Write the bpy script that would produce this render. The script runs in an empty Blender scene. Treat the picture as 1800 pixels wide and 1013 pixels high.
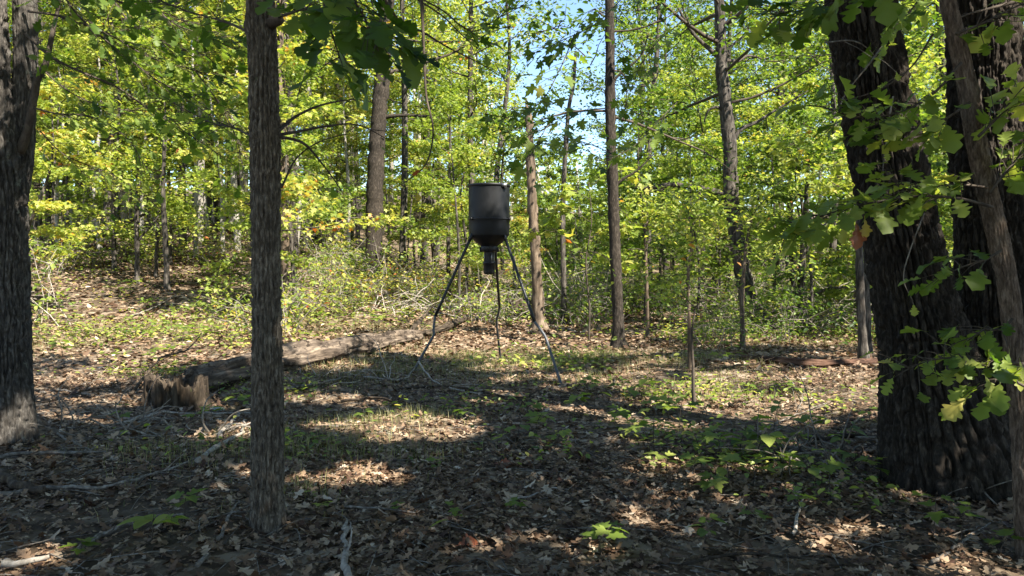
import bpy, math, random
import numpy as np
from mathutils import Matrix, Vector

# ------------------------------------------------------------------ camera, light, exposure
SC = bpy.context.scene
COL = SC.collection
CAM_H = 1.55
FPX = 1334.0                    # focal length in pixels of an 1800 px wide frame
PITCH = math.atan(41.5 / FPX)   # looking slightly down
cam_d = bpy.data.cameras.new('camera')
cam = bpy.data.objects.new('camera', cam_d)
COL.objects.link(cam)
cam_d.sensor_width = 36.0
cam_d.lens = 36.0 * FPX / 1800.0
cam_d.clip_start = 0.05
cam_d.clip_end = 2000
cam.location = (0, 0, CAM_H)
cam.rotation_euler = (math.pi / 2 - PITCH, 0, 0)
SC.camera = cam

SUN_AZ, SUN_EL = 134.0, 47.0    # clockwise from the viewing direction / above the horizon
_a, _e = math.radians(SUN_AZ), math.radians(SUN_EL)
SUN = np.array([math.cos(_e) * math.sin(_a), math.cos(_e) * math.cos(_a), math.sin(_e)])
world = bpy.data.worlds.new('World')
SC.world = world
world.use_nodes = True
wn = world.node_tree.nodes
wl = world.node_tree.links
for n in list(wn):
    wn.remove(n)
sky = wn.new('ShaderNodeTexSky')
sky.sky_type = 'NISHITA'
sky.sun_disc = False
sky.sun_elevation = _e
sky.sun_rotation = _a
sky.air_density = 1.0
sky.dust_density = 0.15
sky.ozone_density = 3.0
bg = wn.new('ShaderNodeBackground')
bg.inputs['Strength'].default_value = 0.085
wo = wn.new('ShaderNodeOutputWorld')
wl.new(sky.outputs[0], bg.inputs[0])
wl.new(bg.outputs[0], wo.inputs[0])
sun_d = bpy.data.lights.new('sun', 'SUN')
sun_d.energy = 5.0
sun_d.angle = math.radians(0.53)
sun_d.color = (1.0, 0.94, 0.84)
sun_o = bpy.data.objects.new('sun', sun_d)
COL.objects.link(sun_o)
sun_o.rotation_euler = Vector(SUN).to_track_quat('Z', 'Y').to_euler()
sun_o.location = (12, -6, 20)
vs = SC.view_settings
vs.view_transform = 'Standard'
vs.look = 'None'
vs.gamma = 1.0
vs.use_curve_mapping = False
vs.exposure = 2.0
cy = SC.cycles
cy.max_bounces = 6
cy.diffuse_bounces = 3
cy.glossy_bounces = 2
cy.transmission_bounces = 4
cy.transparent_max_bounces = 4
cy.caustics_reflective = False
cy.caustics_refractive = False
cy.sample_clamp_indirect = 6.0

random.seed(7)
RNG = np.random.default_rng(7)

# ------------------------------------------------------------------ maths helpers
def ss(t):
    t = np.clip(t, 0, 1)
    return t * t * (3 - 2 * t)

def _hash(ix, iy, iz):
    h = (ix * 374761393 + iy * 668265263 + iz * 1274126177).astype(np.int64) & 0x7fffffff
    h = ((h ^ (h >> 13)) * 1103515245) & 0x7fffffff
    h = ((h ^ (h >> 11)) * 12345677) & 0x7fffffff
    return ((h ^ (h >> 15)) & 0xffff) / 32767.5 - 1.0

def vnoise(x, y, z):
    x, y, z = np.broadcast_arrays(np.asarray(x, float), np.asarray(y, float), np.asarray(z, float))
    ix, iy, iz = np.floor(x).astype(np.int64), np.floor(y).astype(np.int64), np.floor(z).astype(np.int64)
    fx, fy, fz = x - ix, y - iy, z - iz
    fx, fy, fz = [f * f * (3 - 2 * f) for f in (fx, fy, fz)]
    r = 0
    for dx in (0, 1):
        for dy in (0, 1):
            for dz in (0, 1):
                w = (fx if dx else 1 - fx) * (fy if dy else 1 - fy) * (fz if dz else 1 - fz)
                r = r + w * _hash(ix + dx, iy + dy, iz + dz)
    return r

def fbm(x, y, z, o=3):
    r, a = 0, 1.0
    for i in range(o):
        r = r + a * vnoise(x * 2 ** i + 17.3 * i, y * 2 ** i + 5.1 * i, z * 2 ** i + 9.7 * i)
        a *= 0.5
    return r

def gh(x, y):
    """ground height"""
    x = np.asarray(x, float); y = np.asarray(y, float)
    z = 3.1 * ss((y - 10) / 27) * ss((-x + 2) / 15)
    z = z + 0.35 * ss((y - 17) / 18) + 9.0 * ss((y - 42) / 75)
    z = z + 0.10 * fbm(x * 0.35, y * 0.35, 3.3, 2) * ss((np.hypot(x, y) - 3) / 5) + 0.02 * fbm(x * 2.2, y * 2.2, 1.7, 2)
    return z

cp, sp = math.cos(PITCH), math.sin(PITCH)

def ray(px, py):
    u, v = (px - 900) / FPX, (506.5 - py) / FPX
    return np.array([u, cp + v * sp, v * cp - sp])

def at(px, py, d):
    r = ray(px, py)
    return np.array([0, 0, CAM_H]) + r * (d / r[1])

_TT = np.concatenate([[1.5], 1.5 * np.exp(np.arange(1, 2600) * 0.0016)])
def gpt(px, py):
    r = ray(px, py)
    P = np.array([0, 0, CAM_H]) + r * _TT[:, None]
    k = int(np.argmax(P[:, 2] <= gh(P[:, 0], P[:, 1])))
    p = P[k].copy()
    p[2] = float(gh(p[0], p[1]))
    return p

def proj(P):
    P = np.atleast_2d(P)
    q = P - np.array([0, 0, CAM_H])
    dep = q[:, 1] * cp - q[:, 2] * sp
    up = q[:, 1] * sp + q[:, 2] * cp
    dep = np.where(np.abs(dep) < 1e-4, 1e-4, dep)
    return 900 + FPX * q[:, 0] / dep, 506.5 - FPX * up / dep, dep

def norm(v):
    v = np.asarray(v, float)
    return v / (np.linalg.norm(v, axis=-1, keepdims=True) + 1e-9)

def smooth_path(P, step):
    """Catmull-Rom through the rows of P, resampled at about `step`"""
    P = np.asarray(P, float)
    if len(P) < 3:
        n = max(2, int(np.linalg.norm(P[1, :3] - P[0, :3]) / step) + 1)
        t = np.linspace(0, 1, n)[:, None]
        return P[0] * (1 - t) + P[1] * t
    Q = np.vstack([2 * P[0] - P[1], P, 2 * P[-1] - P[-2]])
    out = []
    for i in range(1, len(Q) - 2):
        n = max(1, int(math.ceil(np.linalg.norm(Q[i + 1, :3] - Q[i, :3]) / step)))
        t = (np.arange(n) / n)[:, None]
        a, b, c, d = Q[i - 1], Q[i], Q[i + 1], Q[i + 2]
        out.append(0.5 * (2 * b + (c - a) * t + (2 * a - 5 * b + 4 * c - d) * t ** 2 + (3 * b - a - 3 * c + d) * t ** 3))
    out.append(P[-1:])
    return np.vstack(out)

# ------------------------------------------------------------------ mesh helpers
def make_mesh(name, V, faces, tint=None, smooth=True, mat=None):
    """faces: list of index arrays (n,3) / (n,4)"""
    V = np.ascontiguousarray(V, dtype=np.float32)
    me = bpy.data.meshes.new(name)
    faces = [np.asarray(f, dtype=np.int32) for f in faces if len(f)]
    me.vertices.add(len(V))
    me.vertices.foreach_set('co', V.ravel())
    nl = sum(f.size for f in faces)
    npol = sum(len(f) for f in faces)
    me.loops.add(nl)
    me.polygons.add(npol)
    me.loops.foreach_set('vertex_index', np.concatenate([f.ravel() for f in faces]))
    tot = np.concatenate([np.full(len(f), f.shape[1], np.int32) for f in faces])
    st = np.concatenate([[0], np.cumsum(tot)[:-1]]).astype(np.int32)
    me.polygons.foreach_set('loop_start', st)
    me.polygons.foreach_set('loop_total', tot)
    if smooth:
        me.polygons.foreach_set('use_smooth', np.ones(npol, dtype=bool))
    if tint is not None:
        a = me.attributes.new('tint', 'FLOAT', 'POINT')
        a.data.foreach_set('value', np.ascontiguousarray(tint, dtype=np.float32))
    if mat:
        me.materials.append(mat)
    me.update()
    me.validate(verbose=False)
    return me

class MB:
    def __init__(self):
        self.V, self.F, self.T, self.n = [], {3: [], 4: []}, [], 0
    def add(self, V, F, tint=0.5):
        V = np.asarray(V, float)
        for f in (F if isinstance(F, list) else [F]):
            f = np.asarray(f, np.int32)
            if len(f):
                self.F[f.shape[1]].append(f + self.n)
        self.V.append(V)
        self.T.append(np.broadcast_to(np.asarray(tint, float), (len(V),)))
        self.n += len(V)
        return self
    def mesh(self, name, mat, smooth=True):
        return make_mesh(name, np.vstack(self.V), [np.vstack(f) for f in self.F.values() if f],
                         np.concatenate(self.T), smooth, mat)
    def build(self, name, mat, parent=None, smooth=True, origin=None):
        if origin is not None:
            self.V = [v - np.asarray(origin) for v in self.V]
        return link(name, self.mesh(name, mat, smooth), parent, origin)

def link(name, data, parent=None, loc=None):
    o = bpy.data.objects.new(name, data)
    COL.objects.link(o)
    if parent is not None:
        o.parent = parent
    if loc is not None:
        o.location = loc
    return o

def tag(o, label=None, cat=None, group=None, kind=None):
    if label: o['label'] = label
    if cat: o['category'] = cat
    if group: o['group'] = group
    if kind: o['kind'] = kind
    return o

def empty(name, loc, label, cat, group=None):
    o = link(name, None, None, loc)
    o.empty_display_size = 0.1
    return tag(o, label, cat, group)

def tube(P, R, ns=8, cap=True, wob=0.0, seed=0):
    P = np.asarray(P, float); R = np.asarray(R, float)
    n = len(P)
    T = norm(np.gradient(P, axis=0))
    ref = np.array([0.0, 0, 1]) if abs(T[:, 2]).mean() < 0.8 else np.array([0.0, 1, 0])
    A = norm(np.cross(T, ref)); B = np.cross(T, A)
    th = np.linspace(0, 2 * np.pi, ns, endpoint=False)
    rr = R[:, None] * np.ones(ns)
    if wob:
        rr = rr * (1 + wob * vnoise(P[:, 0:1] * 9 + np.cos(th) * 1.5 + seed, P[:, 1:2] * 9 + np.sin(th) * 1.5, P[:, 2:3] * 9 + seed))
    V = P[:, None, :] + rr[..., None] * (np.cos(th)[None, :, None] * A[:, None, :] + np.sin(th)[None, :, None] * B[:, None, :])
    V = V.reshape(-1, 3)
    i = np.arange(n - 1)[:, None] * ns; j = np.arange(ns)[None, :]; k = (j + 1) % ns
    Q = np.stack([i + j, i + k, i + ns + k, i + ns + j], -1).reshape(-1, 4)
    F = [Q]
    if cap:
        V = np.vstack([V, P[0], P[-1]])
        a, b = n * ns, n * ns + 1
        jj = np.arange(ns); kk = (jj + 1) % ns
        F.append(np.vstack([np.stack([np.full(ns, a), kk, jj], -1),
                            np.stack([np.full(ns, b), (n - 1) * ns + jj, (n - 1) * ns + kk], -1)]))
    return V, F

def lathe(prof, ns=48, sx=1.0):
    prof = np.asarray(prof, float)
    th = np.linspace(0, 2 * np.pi, ns, endpoint=False)
    V = np.stack([prof[:, 0:1] * np.cos(th), prof[:, 0:1] * np.sin(th), prof[:, 1:2] * np.ones(ns)], -1).reshape(-1, 3)
    n = len(prof)
    i = np.arange(n - 1)[:, None] * ns; j = np.arange(ns)[None, :]; k = (j + 1) % ns
    return V, [np.stack([i + j, i + k, i + ns + k, i + ns + j], -1).reshape(-1, 4)]

def box(c, s):
    c = np.asarray(c, float); s = np.asarray(s, float) / 2
    V = np.array([[x, y, z] for x in (-1, 1) for y in (-1, 1) for z in (-1, 1)]) * s + c
    return V, [np.array([[0, 1, 3, 2], [4, 6, 7, 5], [0, 4, 5, 1], [2, 3, 7, 6], [0, 2, 6, 4], [1, 5, 7, 3]])]

# ------------------------------------------------------------------ materials
def new_mat(name):
    m = bpy.data.materials.new(name)
    m.use_nodes = True
    nt = m.node_tree
    for n in list(nt.nodes):
        nt.nodes.remove(n)
    out = nt.nodes.new('ShaderNodeOutputMaterial')
    return m, nt, out

def N(nt, typ, **kw):
    n = nt.nodes.new(typ)
    for k, v in kw.items():
        if k.startswith('i_'):
            key = k[2:]
            n.inputs[int(key) if key.isdigit() else key.replace('_', ' ')].default_value = v
        else:
            setattr(n, k, v)
    return n

def ramp(nt, stops, interp='LINEAR'):
    r = nt.nodes.new('ShaderNodeValToRGB')
    r.color_ramp.interpolation = interp
    el = r.color_ramp.elements
    while len(el) > 1:
        el.remove(el[-1])
    el[0].position = stops[0][0]; el[0].color = (*stops[0][1], 1)
    for p, c in stops[1:]:
        e = el.new(p); e.color = (*c, 1)
    return r

def bark_mat(name, stops, scale=14, stretch=0.18, bump=0.6, dist=0.02, lichen=None, rough=0.9):
    m, nt, out = new_mat(name)
    L = nt.links.new
    tc = N(nt, 'ShaderNodeTexCoord')
    mp = N(nt, 'ShaderNodeMapping')
    mp.inputs['Scale'].default_value = (1, 1, stretch)
    L(tc.outputs['Object'], mp.inputs[0])
    n1 = N(nt, 'ShaderNodeTexNoise', i_Scale=scale, i_Detail=6.0, i_Roughness=0.65, i_Distortion=0.4)
    L(mp.outputs[0], n1.inputs['Vector'])
    n2 = N(nt, 'ShaderNodeTexNoise', i_Scale=2.2, i_Detail=3.0)
    L(tc.outputs['Object'], n2.inputs['Vector'])
    r = ramp(nt, stops)
    L(n1.outputs[0], r.inputs[0])
    col = r.outputs[0]
    mx = N(nt, 'ShaderNodeMix', data_type='RGBA', blend_type='MULTIPLY')
    mx.inputs[0].default_value = 0.55
    r2 = ramp(nt, [(0.3, (0.6, 0.6, 0.62)), (0.7, (1.25, 1.2, 1.1))])
    L(n2.outputs[0], r2.inputs[0]); L(col, mx.inputs[6]); L(r2.outputs[0], mx.inputs[7])
    col = mx.outputs[2]
    if lichen:
        n3 = N(nt, 'ShaderNodeTexNoise', i_Scale=7.0, i_Detail=5.0, i_Roughness=0.7)
        L(tc.outputs['Object'], n3.inputs['Vector'])
        r3 = ramp(nt, [(lichen[1], (0, 0, 0)), (lichen[1] + 0.08, (1, 1, 1))])
        L(n3.outputs[0], r3.inputs[0])
        m3 = N(nt, 'ShaderNodeMix', data_type='RGBA')
        L(r3.outputs[0], m3.inputs[0]); L(col, m3.inputs[6]); m3.inputs[7].default_value = (*lichen[0], 1)
        col = m3.outputs[2]
    n4 = N(nt, 'ShaderNodeTexNoise', i_Scale=scale * 2.2, i_Detail=8.0, i_Roughness=0.7, i_Distortion=0.6)
    L(mp.outputs[0], n4.inputs['Vector'])
    bp = N(nt, 'ShaderNodeBump', i_Strength=bump, i_Distance=dist)
    L(n4.outputs[0], bp.inputs['Height'])
    b = N(nt, 'ShaderNodeBsdfPrincipled', i_Roughness=rough)
    b.inputs['Specular IOR Level'].default_value = 0.15
    L(col, b.inputs['Base Color']); L(bp.outputs[0], b.inputs['Normal'])
    L(b.outputs[0], out.inputs[0])
    return m

def leaf_mat(name, stops, trans=0.5, rough=0.5, shift=0.16, tcol=(1.3, 1.35, 0.6), spec=0.5):
    """colour by the leaf's own tint, shifted by the object's random number and colour"""
    m, nt, out = new_mat(name)
    L = nt.links.new
    at_ = N(nt, 'ShaderNodeAttribute', attribute_name='tint')
    oi = N(nt, 'ShaderNodeObjectInfo')
    m1 = N(nt, 'ShaderNodeMath', operation='MULTIPLY_ADD')
    L(oi.outputs['Random'], m1.inputs[0]); m1.inputs[1].default_value = shift; m1.inputs[2].default_value = -shift / 2
    sep = N(nt, 'ShaderNodeSeparateColor')
    L(oi.outputs['Color'], sep.inputs[0])
    m2 = N(nt, 'ShaderNodeMath', operation='ADD')
    L(m1.outputs[0], m2.inputs[0]); L(at_.outputs['Fac'], m2.inputs[1])
    m3 = N(nt, 'ShaderNodeMath', operation='ADD')          # object colour red channel: 1 = no shift
    L(m2.outputs[0], m3.inputs[0]); L(sep.outputs[0], m3.inputs[1])
    m4 = N(nt, 'ShaderNodeMath', operation='SUBTRACT')
    L(m3.outputs[0], m4.inputs[0]); m4.inputs[1].default_value = 1.0
    r = ramp(nt, stops)
    L(m4.outputs[0], r.inputs[0])
    b = N(nt, 'ShaderNodeBsdfPrincipled', i_Roughness=rough)
    b.inputs['Specular IOR Level'].default_value = spec
    L(r.outputs[0], b.inputs['Base Color'])
    mx = N(nt, 'ShaderNodeMix', data_type='RGBA', blend_type='MULTIPLY')
    mx.inputs[0].default_value = 1.0
    L(r.outputs[0], mx.inputs[6]); mx.inputs[7].default_value = (*tcol, 1)
    tr = N(nt, 'ShaderNodeBsdfTranslucent')
    L(mx.outputs[2], tr.inputs[0])
    ms = N(nt, 'ShaderNodeMixShader')
    ms.inputs[0].default_value = trans
    L(b.outputs[0], ms.inputs[1]); L(tr.outputs[0], ms.inputs[2])
    L(ms.outputs[0], out.inputs[0])
    return m

def plain_mat(name, color, rough=0.6, metal=0.0, noise=0.25, scale=30, bump=0.0, spec=0.4):
    m, nt, out = new_mat(name)
    L = nt.links.new
    tc = N(nt, 'ShaderNodeTexCoord')
    n1 = N(nt, 'ShaderNodeTexNoise', i_Scale=scale, i_Detail=5.0, i_Roughness=0.65)
    L(tc.outputs['Object'], n1.inputs['Vector'])
    c = np.array(color)
    r = ramp(nt, [(0.3, tuple(c * (1 - noise))), (0.7, tuple(c * (1 + noise)))])
    L(n1.outputs[0], r.inputs[0])
    b = N(nt, 'ShaderNodeBsdfPrincipled', i_Metallic=metal)
    b.inputs['Specular IOR Level'].default_value = spec
    r2 = ramp(nt, [(0.3, (rough - 0.08,) * 3), (0.7, (rough + 0.1,) * 3)])
    L(n1.outputs[0], r2.inputs[0])
    L(r2.outputs[0], b.inputs['Roughness'])
    L(r.outputs[0], b.inputs['Base Color'])
    if bump:
        bp = N(nt, 'ShaderNodeBump', i_Strength=bump, i_Distance=0.004)
        L(n1.outputs[0], bp.inputs['Height']); L(bp.outputs[0], b.inputs['Normal'])
    L(b.outputs[0], out.inputs[0])
    return m

M = {}
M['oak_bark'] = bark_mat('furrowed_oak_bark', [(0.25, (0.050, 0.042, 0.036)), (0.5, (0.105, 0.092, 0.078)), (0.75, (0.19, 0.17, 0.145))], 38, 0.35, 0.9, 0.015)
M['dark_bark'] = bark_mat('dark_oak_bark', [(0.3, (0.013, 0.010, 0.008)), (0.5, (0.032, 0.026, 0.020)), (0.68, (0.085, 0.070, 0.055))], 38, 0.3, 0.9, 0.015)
M['left_bark'] = bark_mat('lichened_oak_bark', [(0.3, (0.022, 0.019, 0.017)), (0.5, (0.07, 0.063, 0.055)), (0.68, (0.165, 0.15, 0.13))], 38, 0.3, 0.9, 0.015, lichen=((0.19, 0.20, 0.16), 0.62))
M['slim_bark'] = bark_mat('scaly_slim_bark', [(0.32, (0.03, 0.024, 0.018)), (0.5, (0.11, 0.092, 0.07)), (0.68, (0.26, 0.225, 0.175))], 55, 0.3, 1.0, 0.012, lichen=((0.10, 0.115, 0.05), 0.68))
M['sap_bark'] = bark_mat('flaky_brown_bark', [(0.32, (0.04, 0.028, 0.02)), (0.5, (0.12, 0.088, 0.065)), (0.68, (0.24, 0.185, 0.14))], 60, 0.25, 0.9, 0.008)
M['far_bark'] = bark_mat('grey_far_bark', [(0.32, (0.018, 0.015, 0.012)), (0.5, (0.060, 0.052, 0.044)), (0.68, (0.17, 0.15, 0.125))], 18, 0.2, 0.9, 0.03)
M['pale_bark'] = bark_mat('pale_grey_bark', [(0.25, (0.16, 0.145, 0.125)), (0.5, (0.30, 0.275, 0.24)), (0.75, (0.45, 0.42, 0.37))], 9, 0.25, 0.6, 0.02)
M['snag_bark'] = bark_mat('bare_snag_wood', [(0.3, (0.05, 0.036, 0.025)), (0.5, (0.11, 0.082, 0.058)), (0.7, (0.25, 0.195, 0.14))], 18, 0.12, 0.8, 0.02)
M['twig'] = bark_mat('twig_bark', [(0.3, (0.035, 0.027, 0.02)), (0.7, (0.10, 0.082, 0.065))], 30, 0.5, 0.3, 0.004)
M['stick'] = bark_mat('weathered_stick', [(0.32, (0.065, 0.053, 0.042)), (0.5, (0.155, 0.135, 0.112)), (0.68, (0.29, 0.262, 0.222))], 24, 0.5, 0.4, 0.005)
M['dead_pale'] = bark_mat('bleached_dead_wood', [(0.32, (0.13, 0.108, 0.085)), (0.68, (0.42, 0.378, 0.32))], 24, 0.5, 0.3, 0.004)
M['log'] = bark_mat('weathered_log_wood', [(0.32, (0.03, 0.022, 0.016)), (0.5, (0.11, 0.085, 0.064)), (0.68, (0.26, 0.205, 0.15))], 13, 0.16, 0.9, 0.03, lichen=((0.03, 0.022, 0.016), 0.53))
M['rot'] = bark_mat('rotten_stump_wood', [(0.3, (0.018, 0.013, 0.009)), (0.5, (0.05, 0.038, 0.027)), (0.72, (0.13, 0.10, 0.068))], 18, 0.12, 0.8, 0.02, lichen=((0.10, 0.12, 0.035), 0.66))
M['redlog'] = bark_mat('reddish_rotten_log', [(0.32, (0.02, 0.012, 0.009)), (0.5, (0.07, 0.038, 0.025)), (0.68, (0.16, 0.095, 0.065))], 12, 0.2, 0.8, 0.02)
GREEN = [(0.0, (0.022, 0.05, 0.010)), (0.3, (0.062, 0.115, 0.015)), (0.55, (0.18, 0.245, 0.045)), (0.72, (0.34, 0.37, 0.085)), (0.88, (0.47, 0.40, 0.10)), (0.95, (0.46, 0.23, 0.05)), (1.0, (0.36, 0.10, 0.03))]
M['leaf'] = leaf_mat('green_leaf', GREEN)
M['near_leaf'] = leaf_mat('near_oak_leaf', GREEN, trans=0.55, rough=0.5, shift=0.22, spec=0.3)
M['red_leaf'] = leaf_mat('dead_red_leaf', [(0, (0.16, 0.045, 0.02)), (1, (0.28, 0.09, 0.03))], trans=0.3)
DRY = [(0.0, (0.045, 0.023, 0.014)), (0.3, (0.125, 0.076, 0.044)), (0.55, (0.25, 0.17, 0.105)), (0.8, (0.385, 0.295, 0.20)), (1.0, (0.50, 0.41, 0.31))]
M['dry'] = leaf_mat('dry_fallen_leaf', DRY, trans=0.12, rough=0.6, shift=0.0, tcol=(1, 0.8, 0.6), spec=0.2)
M['litter'] = leaf_mat('leaf_litter', DRY, trans=0.1, rough=0.65, shift=0.0, tcol=(1, 0.8, 0.6), spec=0.2)
M['grass'] = leaf_mat('thin_woodland_grass', [(0, (0.07, 0.095, 0.02)), (0.5, (0.19, 0.19, 0.06)), (1, (0.38, 0.32, 0.16))], trans=0.3, shift=0)
M['drum'] = plain_mat('matte_black_drum', (0.0055, 0.006, 0.0068), 0.52, 0, 0.5, 9, 0.15, 0.25)
M['black'] = plain_mat('black_plastic', (0.008, 0.008, 0.009), 0.5, 0, 0.3, 40)
M['legblack'] = plain_mat('black_painted_tube', (0.014, 0.014, 0.015), 0.42, 0.2, 0.4, 40)
M['leggrey'] = plain_mat('worn_grey_tube', (0.07, 0.073, 0.076), 0.5, 0.3, 0.35, 40)
M['steel'] = plain_mat('dull_steel', (0.3, 0.3, 0.3), 0.4, 0.9, 0.2, 40)
M['stone'] = plain_mat('grey_green_stone', (0.2, 0.22, 0.2), 0.85, 0, 0.4, 9, 0.4, 0.2)

def ground_mat():
    m, nt, out = new_mat('forest_floor_soil')
    L = nt.links.new
    tc = N(nt, 'ShaderNodeTexCoord')
    v = N(nt, 'ShaderNodeTexVoronoi', i_Scale=11.0)
    v.inputs['Randomness'].default_value = 1.0
    nz = N(nt, 'ShaderNodeTexNoise', i_Scale=9.0, i_Detail=6.0, i_Roughness=0.7)
    big = N(nt, 'ShaderNodeTexNoise', i_Scale=0.55, i_Detail=4.0)
    for n in (nz, big):
        L(tc.outputs['Object'], n.inputs['Vector'])
    mv = N(nt, 'ShaderNodeMix', data_type='VECTOR')
    mv.inputs[0].default_value = 0.12
    L(tc.outputs['Object'], mv.inputs[4]); L(nz.outputs[1], mv.inputs[5]); L(mv.outputs[1], v.inputs['Vector'])
    sep = N(nt, 'ShaderNodeSeparateColor')
    L(v.outputs['Color'], sep.inputs[0])
    r = ramp(nt, [(0.0, (0.04, 0.026, 0.017)), (0.4, (0.105, 0.072, 0.044)), (0.7, (0.20, 0.145, 0.095)), (1.0, (0.33, 0.26, 0.185))])
    L(sep.outputs[0], r.inputs[0])
    r2 = ramp(nt, [(0.42, (0, 0, 0)), (0.62, (1, 1, 1))])
    L(big.outputs[0], r2.inputs[0])
    soil = ramp(nt, [(0.3, (0.028, 0.021, 0.015)), (0.7, (0.085, 0.065, 0.045))])
    L(nz.outputs[0], soil.inputs[0])
    mx = N(nt, 'ShaderNodeMix', data_type='RGBA')
    mm = N(nt, 'ShaderNodeMath', operation='MULTIPLY', i_1=0.75)
    L(r2.outputs[0], mm.inputs[0]); L(mm.outputs[0], mx.inputs[0])
    L(r.outputs[0], mx.inputs[6]); L(soil.outputs[0], mx.inputs[7])
    bp = N(nt, 'ShaderNodeBump', i_Strength=0.8, i_Distance=0.03)
    L(nz.outputs[0], bp.inputs['Height'])
    b = N(nt, 'ShaderNodeBsdfPrincipled', i_Roughness=0.95)
    b.inputs['Specular IOR Level'].default_value = 0.1
    L(mx.outputs[2], b.inputs['Base Color']); L(bp.outputs[0], b.inputs['Normal'])
    L(b.outputs[0], out.inputs[0])
    return m
M['ground'] = ground_mat()

# ------------------------------------------------------------------ leaf templates (stem at 0, tip at +Y, face +Z)
def fan_leaf(half, cy, fold=0.25, droop=0.18, curl=0.0):
    h = np.array(half, float)
    out = [(0, 0)] + [tuple(p) for p in h[:-1]] + [(0, 1.0)] + [(-x, y) for x, y in h[:-1][::-1]]
    o = np.array(out)
    xy = np.vstack([[0, cy], o])
    x, y = xy[:, 0], xy[:, 1]
    z = fold * np.abs(x) - droop * y * y + curl * x * x * 3 + curl * 0.4 * np.sin(y * 5 + x * 4)
    V = np.stack([x, y, z], -1)
    n = len(o)
    F = np.array([[0, 1 + (i + 1) % n, 1 + i] for i in range(n)])[:, ::-1]
    return V, F

def rib_leaf(half, fold=0.22, droop=0.22, wave=0.03, petiole=0.18):
    """lobed leaf with a midrib: every outline point is tied to the rib below it"""
    h = np.array(half, float)
    ribs = np.maximum(0, h[:, 1] - 0.55 * h[:, 0])
    ribs = np.maximum.accumulate(ribs); ribs[-1] = 1.0
    V = [(0, y) for y in ribs] + [tuple(p) for p in h] + [(-x, y) for x, y in h]
    n = len(h)
    F = []
    for i in range(n - 1):
        F.append([i, n + i, n + i + 1]); F.append([i, n + i + 1, i + 1])
        F.append([i, 2 * n + i + 1, 2 * n + i]); F.append([i, i + 1, 2 * n + i + 1])
    V = np.array(V)
    x, y = V[:, 0], V[:, 1]
    z = fold * np.abs(x) - droop * y * y + wave * np.sin(9 * y) * np.sign(x) * np.abs(x) * 4
    V = np.stack([x, y, z], -1)
    F = [f for f in F if len(set(f)) == 3]
    k = len(V)
    w = 0.012
    V = np.vstack([V, [(-w, -petiole, 0.03), (w, -petiole, 0.03), (w, 0.02, 0), (-w, 0.02, 0)]])
    F += [[k, k + 1, k + 2], [k, k + 2, k + 3]]
    return V, np.array(F)

OAK_H = [(0.025, 0.0), (0.07, 0.10), (0.19, 0.19), (0.20, 0.25), (0.09, 0.31), (0.27, 0.42), (0.31, 0.49), (0.12, 0.53), (0.34, 0.66), (0.36, 0.74), (0.15, 0.76), (0.22, 0.89), (0.15, 0.96), (0, 1.0)]
OAK_H2 = [(0.025, 0.0), (0.11, 0.12), (0.12, 0.2), (0.10, 0.26), (0.24, 0.36), (0.26, 0.43), (0.17, 0.47), (0.36, 0.58), (0.40, 0.66), (0.25, 0.70), (0.31, 0.82), (0.24, 0.88), (0.13, 0.93), (0, 1.0)]
LEAF = {
    'oak': [rib_leaf(OAK_H), rib_leaf(OAK_H2, 0.12, 0.35, 0.05), rib_leaf(OAK_H, 0.32, 0.1, -0.04), rib_leaf(OAK_H2, 0.05, 0.15, 0.06)],
    'maple': [fan_leaf([(0.03, 0.0), (0.24, -0.07), (0.42, 0.10), (0.25, 0.22), (0.42, 0.34), (0.58, 0.55), (0.36, 0.52), (0.21, 0.50), (0.24, 0.70), (0.12, 0.76), (0, 1)], 0.28, f, d) for f, d in ((0.15, 0.2), (0.28, 0.1), (0.05, 0.35))],
    'maple_lo': [fan_leaf([(0.03, 0), (0.4, 0.05), (0.22, 0.25), (0.52, 0.52), (0.18, 0.55), (0, 1)], 0.28, f, d) for f, d in ((0.2, 0.2), (0.05, 0.3))],
    'ovate': [rib_leaf([(0.02, 0), (0.2, 0.15), (0.31, 0.38), (0.28, 0.6), (0.14, 0.83), (0, 1.0)], 0.2, 0.2, 0.02)],
    'simple': [(np.array([(0, 0, 0), (0.27, 0.3, 0.07), (0.25, 0.66, 0.02), (0, 1, -0.15), (-0.25, 0.66, 0.02), (-0.27, 0.3, 0.07)], float), np.array([[0, 1, 2], [0, 2, 3], [0, 3, 4], [0, 4, 5]]))],
    'quad': [(np.array([(0, 0, 0), (0.36, 0.5, 0.08), (0, 1, -0.1), (-0.36, 0.5, 0.08)], float), np.array([[0, 1, 2], [0, 2, 3]]))],
    'dry': [fan_leaf([(0.03, 0), (0.2, 0.2), (0.09, 0.33), (0.31, 0.52), (0.12, 0.63), (0.2, 0.84), (0, 1)], 0.5, f, d, c) for f, d, c in ((0.3, 0.2, 0.1), (-0.2, -0.15, 0.25), (0.4, -0.15, -0.1), (0.1, 0.3, 0.25), (-0.3, 0.15, -0.15))],
}

def frames(D, Nn):
    D = norm(D)
    X = norm(np.cross(D, Nn))
    return X, D, np.cross(X, D)

def scatter(mb, kind, pos, D, Nn, sc, tint):
    T = LEAF[kind]
    idx = RNG.integers(0, len(T), len(pos))
    X, D, Z = frames(D, Nn)
    for k, (V, F) in enumerate(T):
        s = np.where(idx == k)[0]
        if not len(s):
            continue
        W = (V[None, :, 0:1] * X[s][:, None] + V[None, :, 1:2] * D[s][:, None] + V[None, :, 2:3] * Z[s][:, None]) * sc[s][:, None, None] + pos[s][:, None]
        nv = len(V)
        FF = (F[None] + (np.arange(len(s)) * nv)[:, None, None]).reshape(-1, 3)
        mb.add(W.reshape(-1, 3), FF, np.repeat(tint[s], nv))
    return mb

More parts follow.
